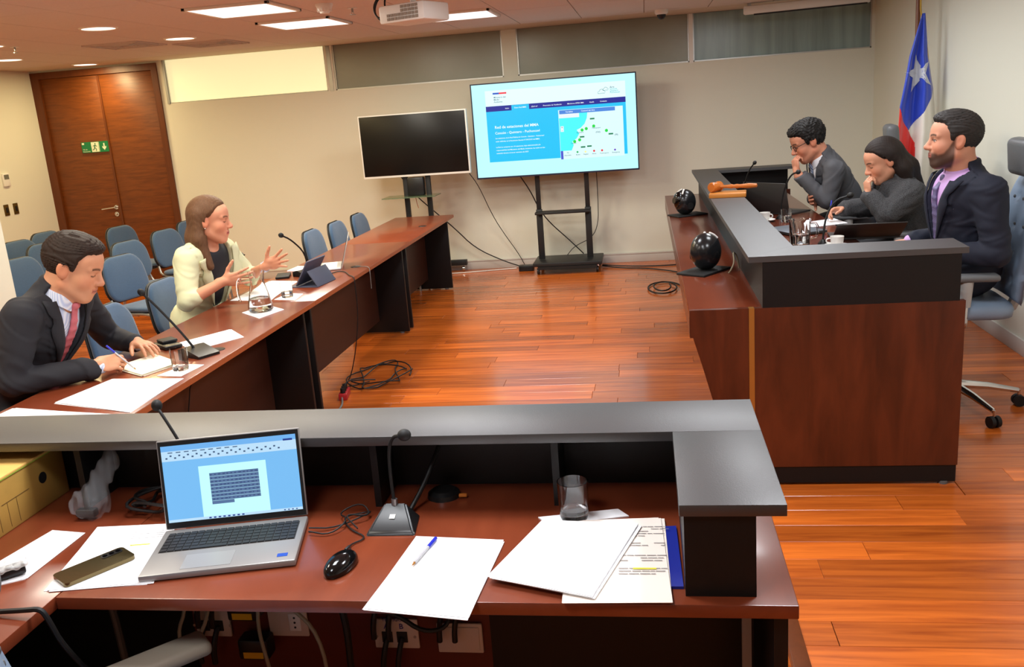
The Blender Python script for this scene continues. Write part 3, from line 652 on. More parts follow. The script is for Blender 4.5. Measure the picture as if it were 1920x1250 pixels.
# stacking chair, faces +x locally, origin on the floor under the seat centre
def make_stack_chair(label):
    t = thing('stacking_chair', label, 'chair')
    o = link(bpy.data.objects.new('seat', pad_mesh(0.46, 0.44, 0.035, 0.11, 0.014, m_blue, 'seat')), t); o.location = (0.02, 0, 0.452); o.rotation_euler = (0, 0.04, PI / 2)
    M = Matrix.Translation((-0.235, 0, 0.665)) @ Matrix.Rotation(-0.16, 4, 'Y') @ Matrix(((0, 0, 1, 0), (1, 0, 0, 0), (0, 1, 0, 0), (0, 0, 0, 1)))
    o = link(bpy.data.objects.new('backrest', pad_mesh(0.45, 0.34, 0.03, 0.12, 0.012, m_blue, 'backrest', taper=0.12, curve=0.35)), t); o.matrix_local = M
    o2 = link(bpy.data.objects.new('back_shell', pad_mesh(0.462, 0.352, 0.016, 0.12, 0.003, m_shell, 'back_shell', taper=0.12, curve=0.35)), t); o2.matrix_local = M @ Matrix.Translation((0, 0, -0.024))
    MB().box((0.02, 0, 0.428), (0.42, 0.42, 0.014), 0.006).obj('seat_shell', m_shell, t)
    for s in (-1, 1):
        MB().tube([(0.24, s * 0.235, 0.0), (0.20, s * 0.235, 0.40), (0.16, s * 0.232, 0.428), (-0.12, s * 0.225, 0.424)], 0.0115, smooth=1).obj('front_leg', m_tube, t)
        MB().tube([(-0.25, s * 0.235, 0.0), (-0.16, s * 0.235, 0.40), (-0.10, s * 0.23, 0.42), (0.05, s * 0.225, 0.418)], 0.0115, smooth=1).obj('rear_leg', m_tube, t)
        MB().tube([(-0.12, s * 0.20, 0.425), (-0.20, s * 0.20, 0.44), (-0.222, s * 0.19, 0.50), (-0.255, s * 0.16, 0.62)], 0.0105, smooth=1).obj('back_post', m_tube, t)
    MB().tube([(0.19, -0.232, 0.412), (0.19, 0.232, 0.412)], 0.010).obj('cross_bar', m_tube, t)
    return t
def place(o, x, y, rz, z=0.0): o.location = (x, y, z); o.rotation_euler = (0, 0, rz); return o
sc0 = make_stack_chair('blue stacking chair directly behind the writing man, empty back toward the table')
first = True
def stack_chair(x, y, rz, label, group):
    global first
    o = sc0 if first else copy_tree(sc0); first = False
    o['label'] = label; o['group'] = group; return place(o, x, y, rz)
GT, GA = 'blue chairs along the meeting tables', 'blue chairs of the audience rows'
stack_chair(-2.90, 3.42, 0.05, 'blue stacking chair the man in the dark suit sits on', GT)
stack_chair(-2.72, 4.45, 0.0, 'empty blue chair between the two people at the tables', GT)
stack_chair(-2.80, 5.22, 0.0, 'blue stacking chair the woman in the pale blazer sits on', GT)
stack_chair(-2.60, 7.338, 0.0, 'empty blue chair at the table just right of the talking woman', GT)
stack_chair(-2.56, 7.86, 0.0, 'second empty blue chair at the tables past the woman', GT)
stack_chair(-2.53, 8.425, 0.0, 'farthest empty blue chair at the tables, near the dark television', GT)
for x, y, rz, lab in ((-4.28, 7.22, -0.18, 'blue audience chair in front of the door with its whole back in view'), (-3.82, 6.35, -0.2, 'blue audience chair just right of the writing man\'s face'),
                      (-4.32, 7.95, -0.15, 'blue audience chair left of the woman, front row'), (-4.45, 8.68, -0.1, 'blue audience chair hidden behind the woman\'s hair'),
                      (-5.12, 8.50, -0.15, 'blue audience chair in the back row nearest the door handle'), (-5.22, 7.42, -0.15, 'blue audience chair left of the man\'s head, second from the pillar'),
                      (-5.86, 8.36, -0.15, 'blue audience chair in the back row below the switches'), (-5.70, 7.72, -0.15, 'blue audience chair beside the pillar, rear one'),
                      (-4.80, 6.50, -0.15, 'blue audience chair half hidden by the pillar, nearest one')):
    stack_chair(x, y, rz, lab, GA)
# ---- office chair, faces +x locally
m_ogrey = mat('blue_grey_leather', srgb(128, 146, 168), 0.5, bump=(120, 0.08)); m_ogrey2 = mat('grey_leather', srgb(96, 98, 100), 0.42, bump=(160, 0.1))
m_arm = mat('arm_grey', srgb(170, 170, 168), 0.45)
LIFT = 0.10
def make_office_chair(label, arm_m):
    t = thing('office_chair', label, 'chair')
    for k in range(5):
        a = k * 2 * PI / 5 + 0.685; d = Vector((math.cos(a), math.sin(a), 0)); q = Vector((-d.y, d.x, 0))
        leg = MB().tube([d * 0.03 + Vector((0, 0, 0.13)), d * 0.18 + Vector((0, 0, 0.115)), d * 0.335 + Vector((0, 0, 0.085))], [0.024, 0.019, 0.013], n=10).obj('base_leg', m_chrome, t)
        b = MB(); p = d * 0.34; b.cyl(p + Vector((0, 0, 0.09)), p + Vector((0, 0, 0.055)), 0.007, n=8); b.obj('caster_stem', m_chrome, leg)
        b = MB()
        for s in (-1, 1): b.cyl(p + q * s * 0.006 + Vector((0, 0, 0.03)), p + q * s * 0.026 + Vector((0, 0, 0.03)), 0.030, n=18)
        b.obj('caster', m_matte, leg)
    MB().cyl((0, 0, 0.10), (0, 0, 0.26), 0.028).cyl((0, 0, 0.26), (0, 0, 0.42 + LIFT), 0.016).obj('gas_lift', m_black, t)
    MB().box((-0.02, 0, 0.425 + LIFT), (0.24, 0.18, 0.035), 0.008).obj('mechanism', m_matte, t)
    MB().tube([(-0.05, 0, 0.425 + LIFT), (-0.22, 0, 0.425 + LIFT), (-0.285, 0, 0.46 + LIFT), (-0.30, 0, 0.60 + LIFT)], [0.03, 0.035, 0.035, 0.03], smooth=1).obj('back_support', m_arm, t)
    o = link(bpy.data.objects.new('seat', pad_mesh(0.50, 0.50, 0.07, 0.12, 0.02, m_ogrey, 'seat')), t); o.location = (0.02, 0, 0.475 + LIFT); o.rotation_euler = (0, 0, PI / 2)
    # tufted back: grid with buttons
    bm = bmesh.new(); nu, nv = 30, 40; W, H = 0.48, 0.62; G = []
    tuft = [(u, v) for j, v in enumerate((0.12, 0.25, 0.38, 0.51)) for u in ((-0.13, 0.0, 0.13) if j % 2 == 0 else (-0.065, 0.065))]
    for side_ in (1, -1):
        for j in range(nv + 1):
            rw = []
            for i in range(nu + 1):
                u = (i / nu - 0.5) * 2; v = j / nv; w = W / 2 * (1 - 0.22 * max(0, v - 0.55) - 0.25 * max(0, 0.25 - v)); yy = u * w; zz = v * H
                e = (1 - abs(u) ** 6) * (1 - abs(2 * v - 1) ** 8); th = 0.045 * max(e, 0) ** 0.5
                if side_ == 1: th -= sum(0.014 * math.exp(-((yy - a) ** 2 + (zz - c) ** 2) / 0.0006) for a, c in tuft)
                bend = -0.05 * (v - 0.25) ** 2 * 2 + 0.25 * yy * yy - 0.06 * v
                rw.append(bm.verts.new((bend + (th if side_ == 1 else -th * 0.5), yy, zz)))
            G.append(rw)
    for s in (0, 1):
        for j in range(nv):
            for i in range(nu): a = G[s * (nv + 1) + j]; b2 = G[s * (nv + 1) + j + 1]; bm.faces.new((a[i], a[i + 1], b2[i + 1], b2[i]))
    for j in range(nv):
        A, B = G[j], G[nv + 1 + j]; A2, B2 = G[j + 1], G[nv + 2 + j]
        bm.faces.new((A[0], A2[0], B2[0], B[0])); bm.faces.new((A[-1], B[-1], B2[-1], A2[-1]))
    for i in range(nu): bm.faces.new((G[0][i], G[nv + 1][i], G[nv + 1][i + 1], G[0][i + 1])); bm.faces.new((G[nv][i], G[nv][i + 1], G[2 * nv + 1][i + 1], G[2 * nv + 1][i]))
    bmesh.ops.recalc_face_normals(bm, faces=bm.faces[:]); me = bpy.data.meshes.new('backrest'); bm.to_mesh(me); bm.free(); me.materials.append(m_ogrey)
    for p in me.polygons: p.use_smooth = True
    bk = link(bpy.data.objects.new('backrest', me), t); bk.location = (-0.25, 0, 0.50 + LIFT)
    for a, c in tuft: MB().ball((-0.25 + 0.028 - 0.06 * c / H, a, 0.50 + LIFT + c), (0.006, 0.009, 0.009), n=5).obj('button', m_ogrey2, t)
    MB().box((-0.315, 0, 1.135 + LIFT), (0.015, 0.12, 0.12), 0.006).obj('head_bracket', m_matte, t)
    hd = MB().box((-0.285, 0, 1.21 + LIFT), (0.085, 0.30, 0.185), 0.032, R=Ry(0.08), seg=4).obj('headrest', m_ogrey2, t)
    for s in (-1, 1):
        ap = MB().box((0.02, s * 0.29, 0.665 + LIFT), (0.27, 0.085, 0.035), 0.015, seg=3).obj('armrest', arm_m, t)
        MB().tube([(0.03, s * 0.29, 0.65 + LIFT), (0.03, s * 0.285, 0.52 + LIFT)], [0.034, 0.026], n=12).obj('arm_column', m_arm, ap)
        MB().tube([(0.03, s * 0.285, 0.54 + LIFT), (0.03, s * 0.27, 0.41 + LIFT), (0.0, s * 0.12, 0.41 + LIFT)], 0.018, n=10, smooth=1).obj('arm_tube', m_chrome, ap)
    return t
oc = make_office_chair('grey tufted office chair of the man in the navy suit, nearest on the bench', m_ogrey2)
place(oc, 1.575, 4.87, PI - 0.06)
GO = 'office chairs behind the bench'; oc['group'] = GO
o = copy_tree(oc); o['label'] = 'grey tufted office chair of the woman in the dark coat'; o['group'] = GO; place(o, 1.68, 6.30, PI - 0.22)
o = copy_tree(oc); o['label'] = 'grey tufted office chair of the man with glasses, farthest on the bench'; o['group'] = GO; place(o, 1.53, 7.22, PI - 0.12)
LIFT = 0.0; o = make_office_chair('office chair at the near desk, only its pale armrest in view', mat('arm_beige', srgb(150, 140, 124), 0.5)); place(o, -0.955, 1.42, 0.80, PIT_Z)
# ================================================================ televisions
SX0, SX1, SZ0, SZ1, SY = -1.745, -0.085, 1.035, 1.968, 9.36
t = thing('television', 'large lit television on a black trolley showing a web page with map', 'television', (-0.91, SY, SZ0))
O = Vector((0.91, -SY, -SZ0)); SW, SH = SX1 - SX0, SZ1 - SZ0
MB().b2(-SW / 2 - 0.012, SW / 2 + 0.012, 0.0, 0.045, -0.016, SH + 0.012, 0.004).obj('casing', m_black, t)
m_led = mat('tv_bezel_dark', srgb(30, 34, 60), 0.4)
b = MB(); b.b2(-SW / 2 - 0.012, SW / 2 + 0.012, -0.004, 0.0, SH, SH + 0.012); b.b2(-SW / 2 - 0.012, SW / 2 + 0.012, -0.004, 0.0, -0.016, 0); b.b2(-SW / 2 - 0.012, -SW / 2, -0.004, 0.0, 0, SH); b.b2(SW / 2, SW / 2 + 0.012, -0.004, 0, 0, SH); b.obj('bezel', m_led, t, smooth=None)
lay = [0]; uid = [0]
def scr(parent, name, rects, col, s=1.0, W=SW, H=SH, M=None):
    """flat lit areas of a screen, u,v in 0..1"""
    lay[0] += 1; uid[0] += 1; d = -0.0006 - 0.00025 * lay[0]; b = MB()
    for u0, u1, v0, v1 in rects:
        b.quad([((u0 - 0.5) * W, d, v0 * H), ((u1 - 0.5) * W, d, v0 * H), ((u1 - 0.5) * W, d, v1 * H), ((u0 - 0.5) * W, d, v1 * H)])
    o = b.obj(name, emis('px_%s_%d' % (name, uid[0]), col, s), parent, smooth=None); return o
def scr_poly(parent, name, polys, col, s=1.0, W=SW, H=SH):
    lay[0] += 1; uid[0] += 1; d = -0.0006 - 0.00025 * lay[0]; b = MB()
    for P in polys: b.bm.faces.new([b.bm.verts.new(((u - 0.5) * W, d, v * H)) for u, v in P])
    return b.obj(name, emis('px_%s_%d' % (name, uid[0]), col, s), parent, smooth=None)
def scr_text(parent, name, items, col, s=1.0, W=SW, H=SH):
    lay[0] += 1; uid[0] += 1; d = -0.0006 - 0.00025 * lay[0]
    for st, sz, u, v, al in items: text_obj(name, [(st, sz * H, Matrix.Translation(((u - 0.5) * W, d, v * H)) @ Matrix.Rotation(PI / 2, 4, 'X'), al)], emis('px_%s_%d' % (name, uid[0]), col, s), parent)
def dots(pts, r, W=SW, H=SH): return [[(u + r * math.cos(k * PI / 8), v + r * W / H * math.sin(k * PI / 8)) for k in range(16)] for u, v in pts]
scr(t, 'screen', [(0, 1, 0, 1)], srgb(186, 250, 255), 1.0)
scr(t, 'page', [(0.083, 0.94, 0.765, 0.93)], srgb(222, 255, 255))
scr(t, 'menu_bar', [(0.082, 0.939, 0.708, 0.765)], srgb(20, 30, 140))
scr(t, 'page_body', [(0.082, 0.939, 0.162, 0.708), (0.242, 0.351, 0.708, 0.763)], srgb(20, 190, 240))
scr(t, 'map_panel', [(0.528, 0.92, 0.145, 0.672)], srgb(214, 248, 248))
scr_poly(t, 'map_sea', [[(0.530, 0.585), (0.655, 0.585), (0.655, 0.63), (0.705, 0.63), (0.70, 0.57), (0.685, 0.51), (0.66, 0.47), (0.635, 0.45), (0.65, 0.41), (0.632, 0.36), (0.605, 0.33), (0.612, 0.29), (0.598, 0.235), (0.530, 0.235)]], srgb(70, 240, 250))
scr(t, 'map_tabs', [(0.534, 0.873, 0.628, 0.668)], srgb(70, 130, 215))
scr(t, 'map_field', [(0.537, 0.652, 0.585, 0.626), (0.537, 0.556, 0.44, 0.50)], srgb(225, 235, 240))
scr(t, 'legend_bar', [(0.530, 0.545, 0.145, 0.235)], srgb(70, 80, 200))
scr(t, 'flag_blue', [(0.131, 0.170, 0.888, 0.906)], srgb(20, 80, 190)); scr(t, 'flag_red', [(0.170, 0.217, 0.888, 0.906)], srgb(235, 50, 70))
scr_poly(t, 'station_dots', dots([(0.619, 0.328), (0.65, 0.343), (0.668, 0.445), (0.694, 0.457), (0.74, 0.479), (0.816, 0.423)], 0.0095), srgb(30, 210, 70))
scr_poly(t, 'legend_green', dots([(0.633, 0.214)], 0.006), srgb(30, 170, 90)); scr_poly(t, 'legend_yellow', dots([(0.682, 0.212)], 0.006), srgb(245, 235, 150))
scr_poly(t, 'legend_red', dots([(0.735, 0.215), (0.784, 0.215)], 0.0065), srgb(230, 40, 60)); scr_poly(t, 'legend_purple', dots([(0.863, 0.213)], 0.006), srgb(110, 70, 190))
scr(t, 'road_signs', [(u - 0.014, u + 0.014, v - 0.008, v + 0.008) for u, v in ((0.733, 0.558), (0.666, 0.373), (0.842, 0.385), (0.669, 0.264), (0.708, 0.269))], srgb(20, 120, 80))
scr_text(t, 'menu_text', [('Inicio', 0.0195, 0.215, 0.727, 'CENTER'), ('¿Qué es?', 0.0195, 0.384, 0.727, 'CENTER'), ('Pronóstico de Ventilación', 0.0195, 0.495, 0.727, 'CENTER'), ('Monitoreo BTEX SMA', 0.0195, 0.637, 0.727, 'CENTER'), ('Ayuda', 0.0195, 0.735, 0.727, 'CENTER'), ('Contacto', 0.0195, 0.806, 0.727, 'CENTER'),
    ('Datos Red MMA', 0.0195, 0.297, 0.727, 'CENTER'), ('Red de estaciones del MMA', 0.043, 0.129, 0.523, 'LEFT'), ('Concón - Quintero - Puchuncaví', 0.0375, 0.129, 0.462, 'LEFT'),
    ('Las estaciones de la Red Pública de Concón - Quintero - Puchuncaví', 0.0195, 0.129, 0.412, 'LEFT'), ('están definidas en la Resolución Exenta N°243/2023 del MMA.', 0.0195, 0.129, 0.378, 'LEFT'),
    ('La Red se compone con 14 estaciones, bajo administración y/o', 0.0195, 0.129, 0.315, 'LEFT'), ('responsabilidad del Ministerio del Medio Ambiente, las cuales se irán', 0.0195, 0.129, 0.282, 'LEFT'), ('sumando durante el tercer semestre de 2023', 0.0195, 0.129, 0.249, 'LEFT'),
    ('Variables', 0.022, 0.595, 0.641, 'CENTER'), ('Control del Aire', 0.022, 0.71, 0.641, 'CENTER')], (0.9, 1.0, 1.0))
scr_text(t, 'dark_text', [('Ministerio del', 0.024, 0.136, 0.848, 'LEFT'), ('Medio', 0.024, 0.136, 0.824, 'LEFT'), ('Ambiente', 0.024, 0.136, 0.800, 'LEFT'), ('Aire', 0.028, 0.847, 0.864, 'LEFT'), ('+', 0.03, 0.5465, 0.476, 'CENTER'), ('-', 0.03, 0.5465, 0.446, 'CENTER'),
    ('Puchuncaví', 0.02, 0.755, 0.452, 'CENTER'), ('Quintero', 0.02, 0.655, 0.415, 'CENTER'), ('Concón', 0.018, 0.612, 0.305, 'CENTER'), ('(F30)', 0.024, 0.765, 0.405, 'CENTER'), ('(F8)', 0.024, 0.875, 0.365, 'CENTER'),
    ('No', 0.018, 0.575, 0.207, 'CENTER'), ('disponible', 0.018, 0.572, 0.180, 'CENTER'), ('Bueno', 0.018, 0.636, 0.180, 'CENTER'), ('Regular', 0.018, 0.685, 0.180, 'CENTER'), ('Alerta', 0.018, 0.735, 0.180, 'CENTER'), ('Preemergencia', 0.016, 0.797, 0.180, 'CENTER'), ('Emergencia', 0.018, 0.868, 0.180, 'CENTER')], srgb(30, 60, 100))
scr_text(t, 'teal_text', [('Concón', 0.024, 0.847, 0.846, 'LEFT'), ('Quintero', 0.024, 0.847, 0.828, 'LEFT'), ('Puchuncaví', 0.024, 0.847, 0.810, 'LEFT')], srgb(50, 170, 180))
b = MB(); 
for cx, cz, s in ((0.797, 0.832, 1.0), (0.822, 0.857, 0.75)):
    P = [(-0.022, -0.010), (0.018, -0.010), (0.022, 0.0), (0.012, 0.008), (0.004, 0.016), (-0.008, 0.013), (-0.014, 0.003), (-0.022, 0.0), (-0.022, -0.010)]
    b.tube([((cx + u * s - 0.5) * SW, -0.009, (cz + v * 1.7 * s) * SH) for u, v in P], 0.0016, n=4)
b.obj('cloud_logo', emis('px_cloud', srgb(40, 90, 100)), t)
# trolley
tr = thing('tv_trolley', 'black wheeled trolley stand under the lit television', 'tv stand', (-0.87, 9.5, 0)); O = Vector((0.87, -9.5, 0))
m_tr = mat('trolley_black', srgb(30, 31, 32), 0.45)
for px in (-1.135, -0.62):
    p = MB().b2(px + O.x - 0.032, px + O.x + 0.032, -0.055, -0.015, 0.13, 0.66, 0.003).obj('lower_column', m_tr, tr)
    MB().b2(px + O.x - 0.024, px + O.x + 0.024, -0.05, -0.02, 0.64, 1.6, 0.003).obj('upper_column', m_tr, tr)
MB().b2(-0.30, 0.28, -0.16, 0.0, 0.615, 0.64, 0.004).obj('shelf', m_tr, tr)
b = MB(); b.b2(-0.34, 0.38, -0.28, 0.20, 0.085, 0.125, 0.006); b.obj('base', m_tr, tr)
b = MB(); b.b2(-0.29, 0.33, -0.29, -0.24, 0.055, 0.085); b.obj('base_skirt', m_matte, tr, smooth=None)
for cx in (-0.29, 0.33):
    for cy in (-0.23, 0.16):
        c = MB(); c.cyl((cx - 0.012, cy, 0.034), (cx + 0.012, cy, 0.034), 0.034, n=20); c.obj('caster', m_black, tr); 
        c = MB(); c.cyl((cx - 0.013, cy, 0.034), (cx + 0.013, cy, 0.034), 0.012, n=12); c.b2(cx - 0.018, cx + 0.018, cy - 0.01, cy + 0.01, 0.06, 0.09); c.obj('caster_fork', m_chrome, tr)
b = MB(); b.b2(-0.2, 0.24, -0.04, -0.005, 1.3, 1.36); b.b2(-0.2, 0.24, -0.04, -0.005, 1.62, 1.68); b.b2(-0.22, -0.18, -0.09, -0.04, 1.2, 1.75); b.b2(0.22, 0.26, -0.09, -0.04, 1.2, 1.75); b.obj('mount', m_tr, tr, smooth=None)
# dark television
SX, SZ, SYT = -2.33, 1.13, 9.10
t = thing('television', 'switched-off television with white frame left of the lit one', 'television', (SX, SYT, SZ)); w, h = 1.10, 0.605
MB().b2(-w / 2 - 0.014, w / 2 + 0.014, 0.0, 0.05, -0.018, h + 0.012, 0.004).obj('casing', m_white, t)
MB().b2(-w / 2, w / 2, -0.003, 0.0, 0.004, h, 0.001).obj('screen', mat('tv_glass', srgb(14, 13, 11), 0.32, spec=0.3), t)
tr = thing('tv_stand', 'black two-column stand with glass shelf under the dark television', 'tv stand', (SX, 9.3, 0))
for px in (-2.475, -2.235): MB().b2(px - SX - 0.024, px - SX + 0.024, -0.15, -0.10, 0.06, 1.62, 0.004).obj('column', m_tr, tr)
MB().b2(-0.36, 0.20, -0.33, -0.04, 0.905, 0.913).obj('glass_shelf', mat('green_glass', srgb(150, 175, 140), 0.05, trans=0.7), tr, smooth=None)
MB().b2(-0.11, 0.06, -0.20, -0.10, 0.914, 1.10, 0.01).obj('speaker_box', m_black, tr)
b = MB(); b.b2(-0.15, 0.12, -0.155, -0.095, 0.05, 0.10); b.obj('foot_bar', m_tr, tr, smooth=None)
for sx, ex in ((-0.145, -0.45), (0.095, 0.30)):
    MB().tube([(sx, -0.1, 0.10), (sx, 0.33, 0.085)], 0.026, n=4).obj('foot', m_tr, tr)
    MB().tube([(sx, -0.1, 0.10), (sx, -0.5, 0.085)], 0.026, n=4).obj('foot', m_tr, tr)
MB().b2(-0.02, 0.33, 0.34, 0.40, 0.07, 0.13, 0.003).obj('rear_bar', m_tr, tr)
for cx, cy in ((0.29, 0.37), (0.02, 0.37), (-0.145, -0.48), (0.095, -0.48)): MB().cyl((cx - 0.012, cy, 0.03), (cx + 0.012, cy, 0.03), 0.03, n=16).cyl((cx, cy, 0.05), (cx, cy, 0.085), 0.008, n=8).obj('caster', m_chrome, tr)
MB().b2(-0.2, 0.2, -0.15, -0.10, 1.3, 1.36).b2(-0.2, 0.2, -0.15, -0.10, 1.5, 1.56).obj('mount', m_tr, tr, smooth=None)
# cables around the screens
cord('cable', 'thin black cable hanging from the dark television to the floor', [(-1.80, 9.2, 1.10), (-1.75, 9.4, 0.95), (-1.66, 9.6, 0.60), (-1.55, 9.66, 0.38), (-1.42, 9.7, 0.16), (-1.36, 9.72, 0.02)], 0.004, m_cable, 'cables at the screens')
cord('cable', 'black cable crossing behind the dark television stand', [(-2.58, 9.35, 1.12), (-2.45, 9.4, 0.9), (-2.3, 9.5, 0.72), (-2.1, 9.6, 0.5), (-1.9, 9.68, 0.25), (-1.6, 9.70, 0.09), (-1.35, 9.6, 0.02)], 0.006, m_cable, 'cables at the screens')
cord('cable', 'black cable leaning across the left column of the trolley', [(-1.32, 9.5, 1.02), (-1.22, 9.52, 0.85), (-1.15, 9.56, 0.66), (-1.05, 9.6, 0.5), (-0.85, 9.62, 0.3), (-0.7, 9.62, 0.14)], 0.006, m_cable, 'cables at the screens')
cord('cable', 'black cable hanging right of the trolley', [(-0.52, 9.6, 1.02), (-0.52, 9.65, 0.7), (-0.53, 9.68, 0.45), (-0.60, 9.68, 0.3), (-0.8, 9.66, 0.22), (-0.88, 9.64, 0.13)], 0.004, m_cable, 'cables at the screens')
cord('cable', 'white cord lying along the wall behind the tables', [(-2.3, 9.5, 0.008), (-1.9, 9.55, 0.008), (-1.45, 9.66, 0.008)], 0.006, m_white, 'cables at the screens')
cord('cable', 'orange lead dangling below the glass shelf', [(-2.38, 9.16, 0.90), (-2.375, 9.16, 0.84), (-2.36, 9.16, 0.78)], 0.003, mat('orange_wire', srgb(190, 80, 30), 0.5))
cord('cable', 'black cables trailing from the trolley towards the bench', [(-0.5, 9.55, 0.02), (-0.2, 9.45, 0.008), (0.2, 9.40, 0.008), (0.6, 9.5, 0.008)], 0.006, m_cable, 'cables on the far floor')
cord('cable', 'second black cable trailing from the trolley towards the bench', [(-0.5, 9.5, 0.02), (-0.3, 9.38, 0.008), (0.0, 9.3, 0.008), (0.3, 9.0, 0.008)], 0.006, m_cable, 'cables on the far floor')
P = [(0.12 + 0.17 * math.cos(a) * (1 - 0.05 * a), 8.25 + 0.30 * math.sin(a) * (1 - 0.03 * a), 0.007 + 0.002 * a) for a in np.linspace(0.2, 13, 60)]
cord('cable', 'coiled black cable on the floor beside the bench front', P, 0.007, m_cable, smooth=0)
o = MB().b2(-1.40, -1.24, 9.48, 9.58, 0.001, 0.06, 0.005).obj('power_brick', m_black); tag(o, 'black power brick on the floor left of the trolley', 'adapter')
# ================================================================ flag
t = thing('flag', 'Chilean flag draped on a wooden pole in the right corner', 'flag', (2.10, 7.58, 0))
MB().cyl((0, 0, 0.03), (0.0, 0.08, 2.44), 0.017, n=14).obj('pole', mat('pole_wood', srgb(110, 62, 34), 0.4), t)
MB().lathe([(0, 0.03), (0.15, 0.03), (0.16, 0.015), (0.16, 0.0), (0, 0)]).obj('base', m_brass, t)
m_fb = mat('flag_blue_satin', srgb(24, 62, 190), 0.38, sheen=0.5); m_fw = mat('flag_white_satin', srgb(232, 226, 214), 0.4, sheen=0.4); m_fr = mat('flag_red_satin', srgb(225, 40, 34), 0.4, sheen=0.4)
ZT0, ZB0 = 2.19, 0.72
def flag_pt(u, v):  # u 0..1 left-right, v 0 top..1 bottom
    z = ZT0 + (ZB0 - ZT0) * v; px = 30 + (ZT0 - z) * 230
    lx = np.interp(px, [30, 100, 185, 240, 330, 400], [0.0, -0.09, -0.155, -0.165, -0.175, -0.19]); rx = np.interp(px, [30, 100, 160, 230, 330, 400], [0.02, 0.06, 0.115, 0.145, 0.15, 0.15])
    x = lx + (rx - lx) * u; amp = 0.045 * min(1, v * 3)
    y = -0.045 - amp * math.sin(u * 3.1 * PI + 0.6 + 1.2 * v) - 0.03 * math.sin(u * PI) * min(1, v * 2) - 0.012 * math.sin(u * 7 * PI + 3 * v) * min(1, v * 3)
    return Vector((x, y, z))
NU, NV = 120, 260
faces = {'b': [], 'w': [], 'r': []}
for j in range(NV):
    for i in range(NU):
        u, v = (i + 0.5) / NU, (j + 0.5) / NV; px = 30 + (ZT0 - (ZT0 + (ZB0 - ZT0) * v)) * 230
        # lower limit of the blue canton along u, then red at left and white at right
        lim = np.interp(u, [0, 0.12, 0.30, 0.62, 1.0], [186, 210, 228, 196, 158]); split = np.interp(px, [186, 228, 250, 420], [0.1, 0.30, 0.46, 0.52])
        faces['b' if px < lim else ('r' if u < split else 'w')].append((i, j))
for key, nm, mm in (('b', 'blue_canton', m_fb), ('w', 'white_band', m_fw), ('r', 'red_band', m_fr)):
    bm = bmesh.new(); vm = {}
    def gv(i, j):
        if (i, j) not in vm: vm[(i, j)] = bm.verts.new(flag_pt(i / NU, j / NV))
        return vm[(i, j)]
    for i, j in faces[key]: bm.faces.new((gv(i, j), gv(i + 1, j), gv(i + 1, j + 1), gv(i, j + 1)))
    me = bpy.data.meshes.new(nm); bm.to_mesh(me); bm.free(); me.materials.append(mm)
    for p in me.polygons: p.use_smooth = True
    o = link(bpy.data.objects.new(nm, me), t); md = o.modifiers.new('thick', 'SOLIDIFY'); md.thickness = 0.002; md.offset = 0
# star follows the cloth
bm = bmesh.new(); cu, cv = 0.47, (130 - 30) / 230 / (ZT0 - ZB0)
def star_pt(a, r): return cu + r * math.cos(a) / 0.22, cv - r * math.sin(a) / (ZT0 - ZB0)
cen = None; ring = []
for k in range(10):
    a = PI / 2 + 0.25 + k * PI / 5; ring.append((a, 0.15 if k % 2 == 0 else 0.058))
N = 8
def sp(u, v): p = flag_pt(u, v); return p + Vector((0, -0.006, 0))
for k in range(10):
    a0, r0 = ring[k]; a1, r1 = ring[(k + 1) % 10]
    p0, p1 = np.array((r0 * math.cos(a0), r0 * math.sin(a0))), np.array((r1 * math.cos(a1), r1 * math.sin(a1)))
    rows = []
    for i in range(N + 1):
        f_ = i / N; rows.append([bm.verts.new(sp(cu + q[0] * 0.75 / 0.22, cv - q[1] / (ZT0 - ZB0))) for q in [(p0 * (1 - g) + p1 * g) * f_ for g in (0, 0.5, 1)]])
    for i in range(N):
        for g in (0, 1):
            if i == 0: bm.faces.new((rows[0][0], rows[1][g], rows[1][g + 1]))
            else: bm.faces.new((rows[i][g], rows[i + 1][g], rows[i + 1][g + 1], rows[i][g + 1]))
bmesh.ops.remove_doubles(bm, verts=bm.verts[:], dist=0.0005)
me = bpy.data.meshes.new('star'); bm.to_mesh(me); bm.free(); me.materials.append(mat('star_silver', srgb(205, 208, 215), 0.4)); link(bpy.data.objects.new('star', me), t)
MB().tube([(0.0, -0.02, 2.40), (-0.012, -0.03, 2.3), (-0.01, -0.03, 2.2), (0.02, -0.03, 2.1), (0.045, -0.03, 1.95), (0.06, -0.035, 1.8)], 0.006, smooth=1).obj('gold_cord', mat('gold_cord', srgb(190, 150, 50), 0.5), t)
# ================================================================ things on the desks
m_paper = mat('paper', srgb(244, 244, 246), 0.7); m_paperw = mat('paper_warm', srgb(240, 230, 220), 0.7)
m_ink = mat('print_ink', srgb(120, 118, 122), 0.7); m_yelink = mat('highlighter', srgb(235, 225, 80), 0.7)
m_glass = mat('clear_glass', (1, 1, 1, 1), 0.0, trans=1.0, ior=1.45); m_water = mat('water', (0.97, 0.98, 0.98, 1), 0.0, trans=1.0, ior=1.33)
m_lapg = mat('laptop_grey', srgb(150, 148, 146), 0.38, metal=0.35); m_lapd = mat('laptop_dark', srgb(62, 60, 58), 0.42, metal=0.3); m_key = mat('key_black', srgb(34, 34, 36), 0.5)
m_penb = mat('pen_blue', srgb(40, 50, 190), 0.35); m_pent = mat('pen_clear', srgb(190, 190, 195), 0.25)
def sheet(name, label, corners, z, th=0.0012, m=m_paper, group=None, cat='paper'):
    b = MB(); b.prism(corners, z, z + th); o = b.obj(name, m, smooth=None); tag(o, label, cat, group); return o
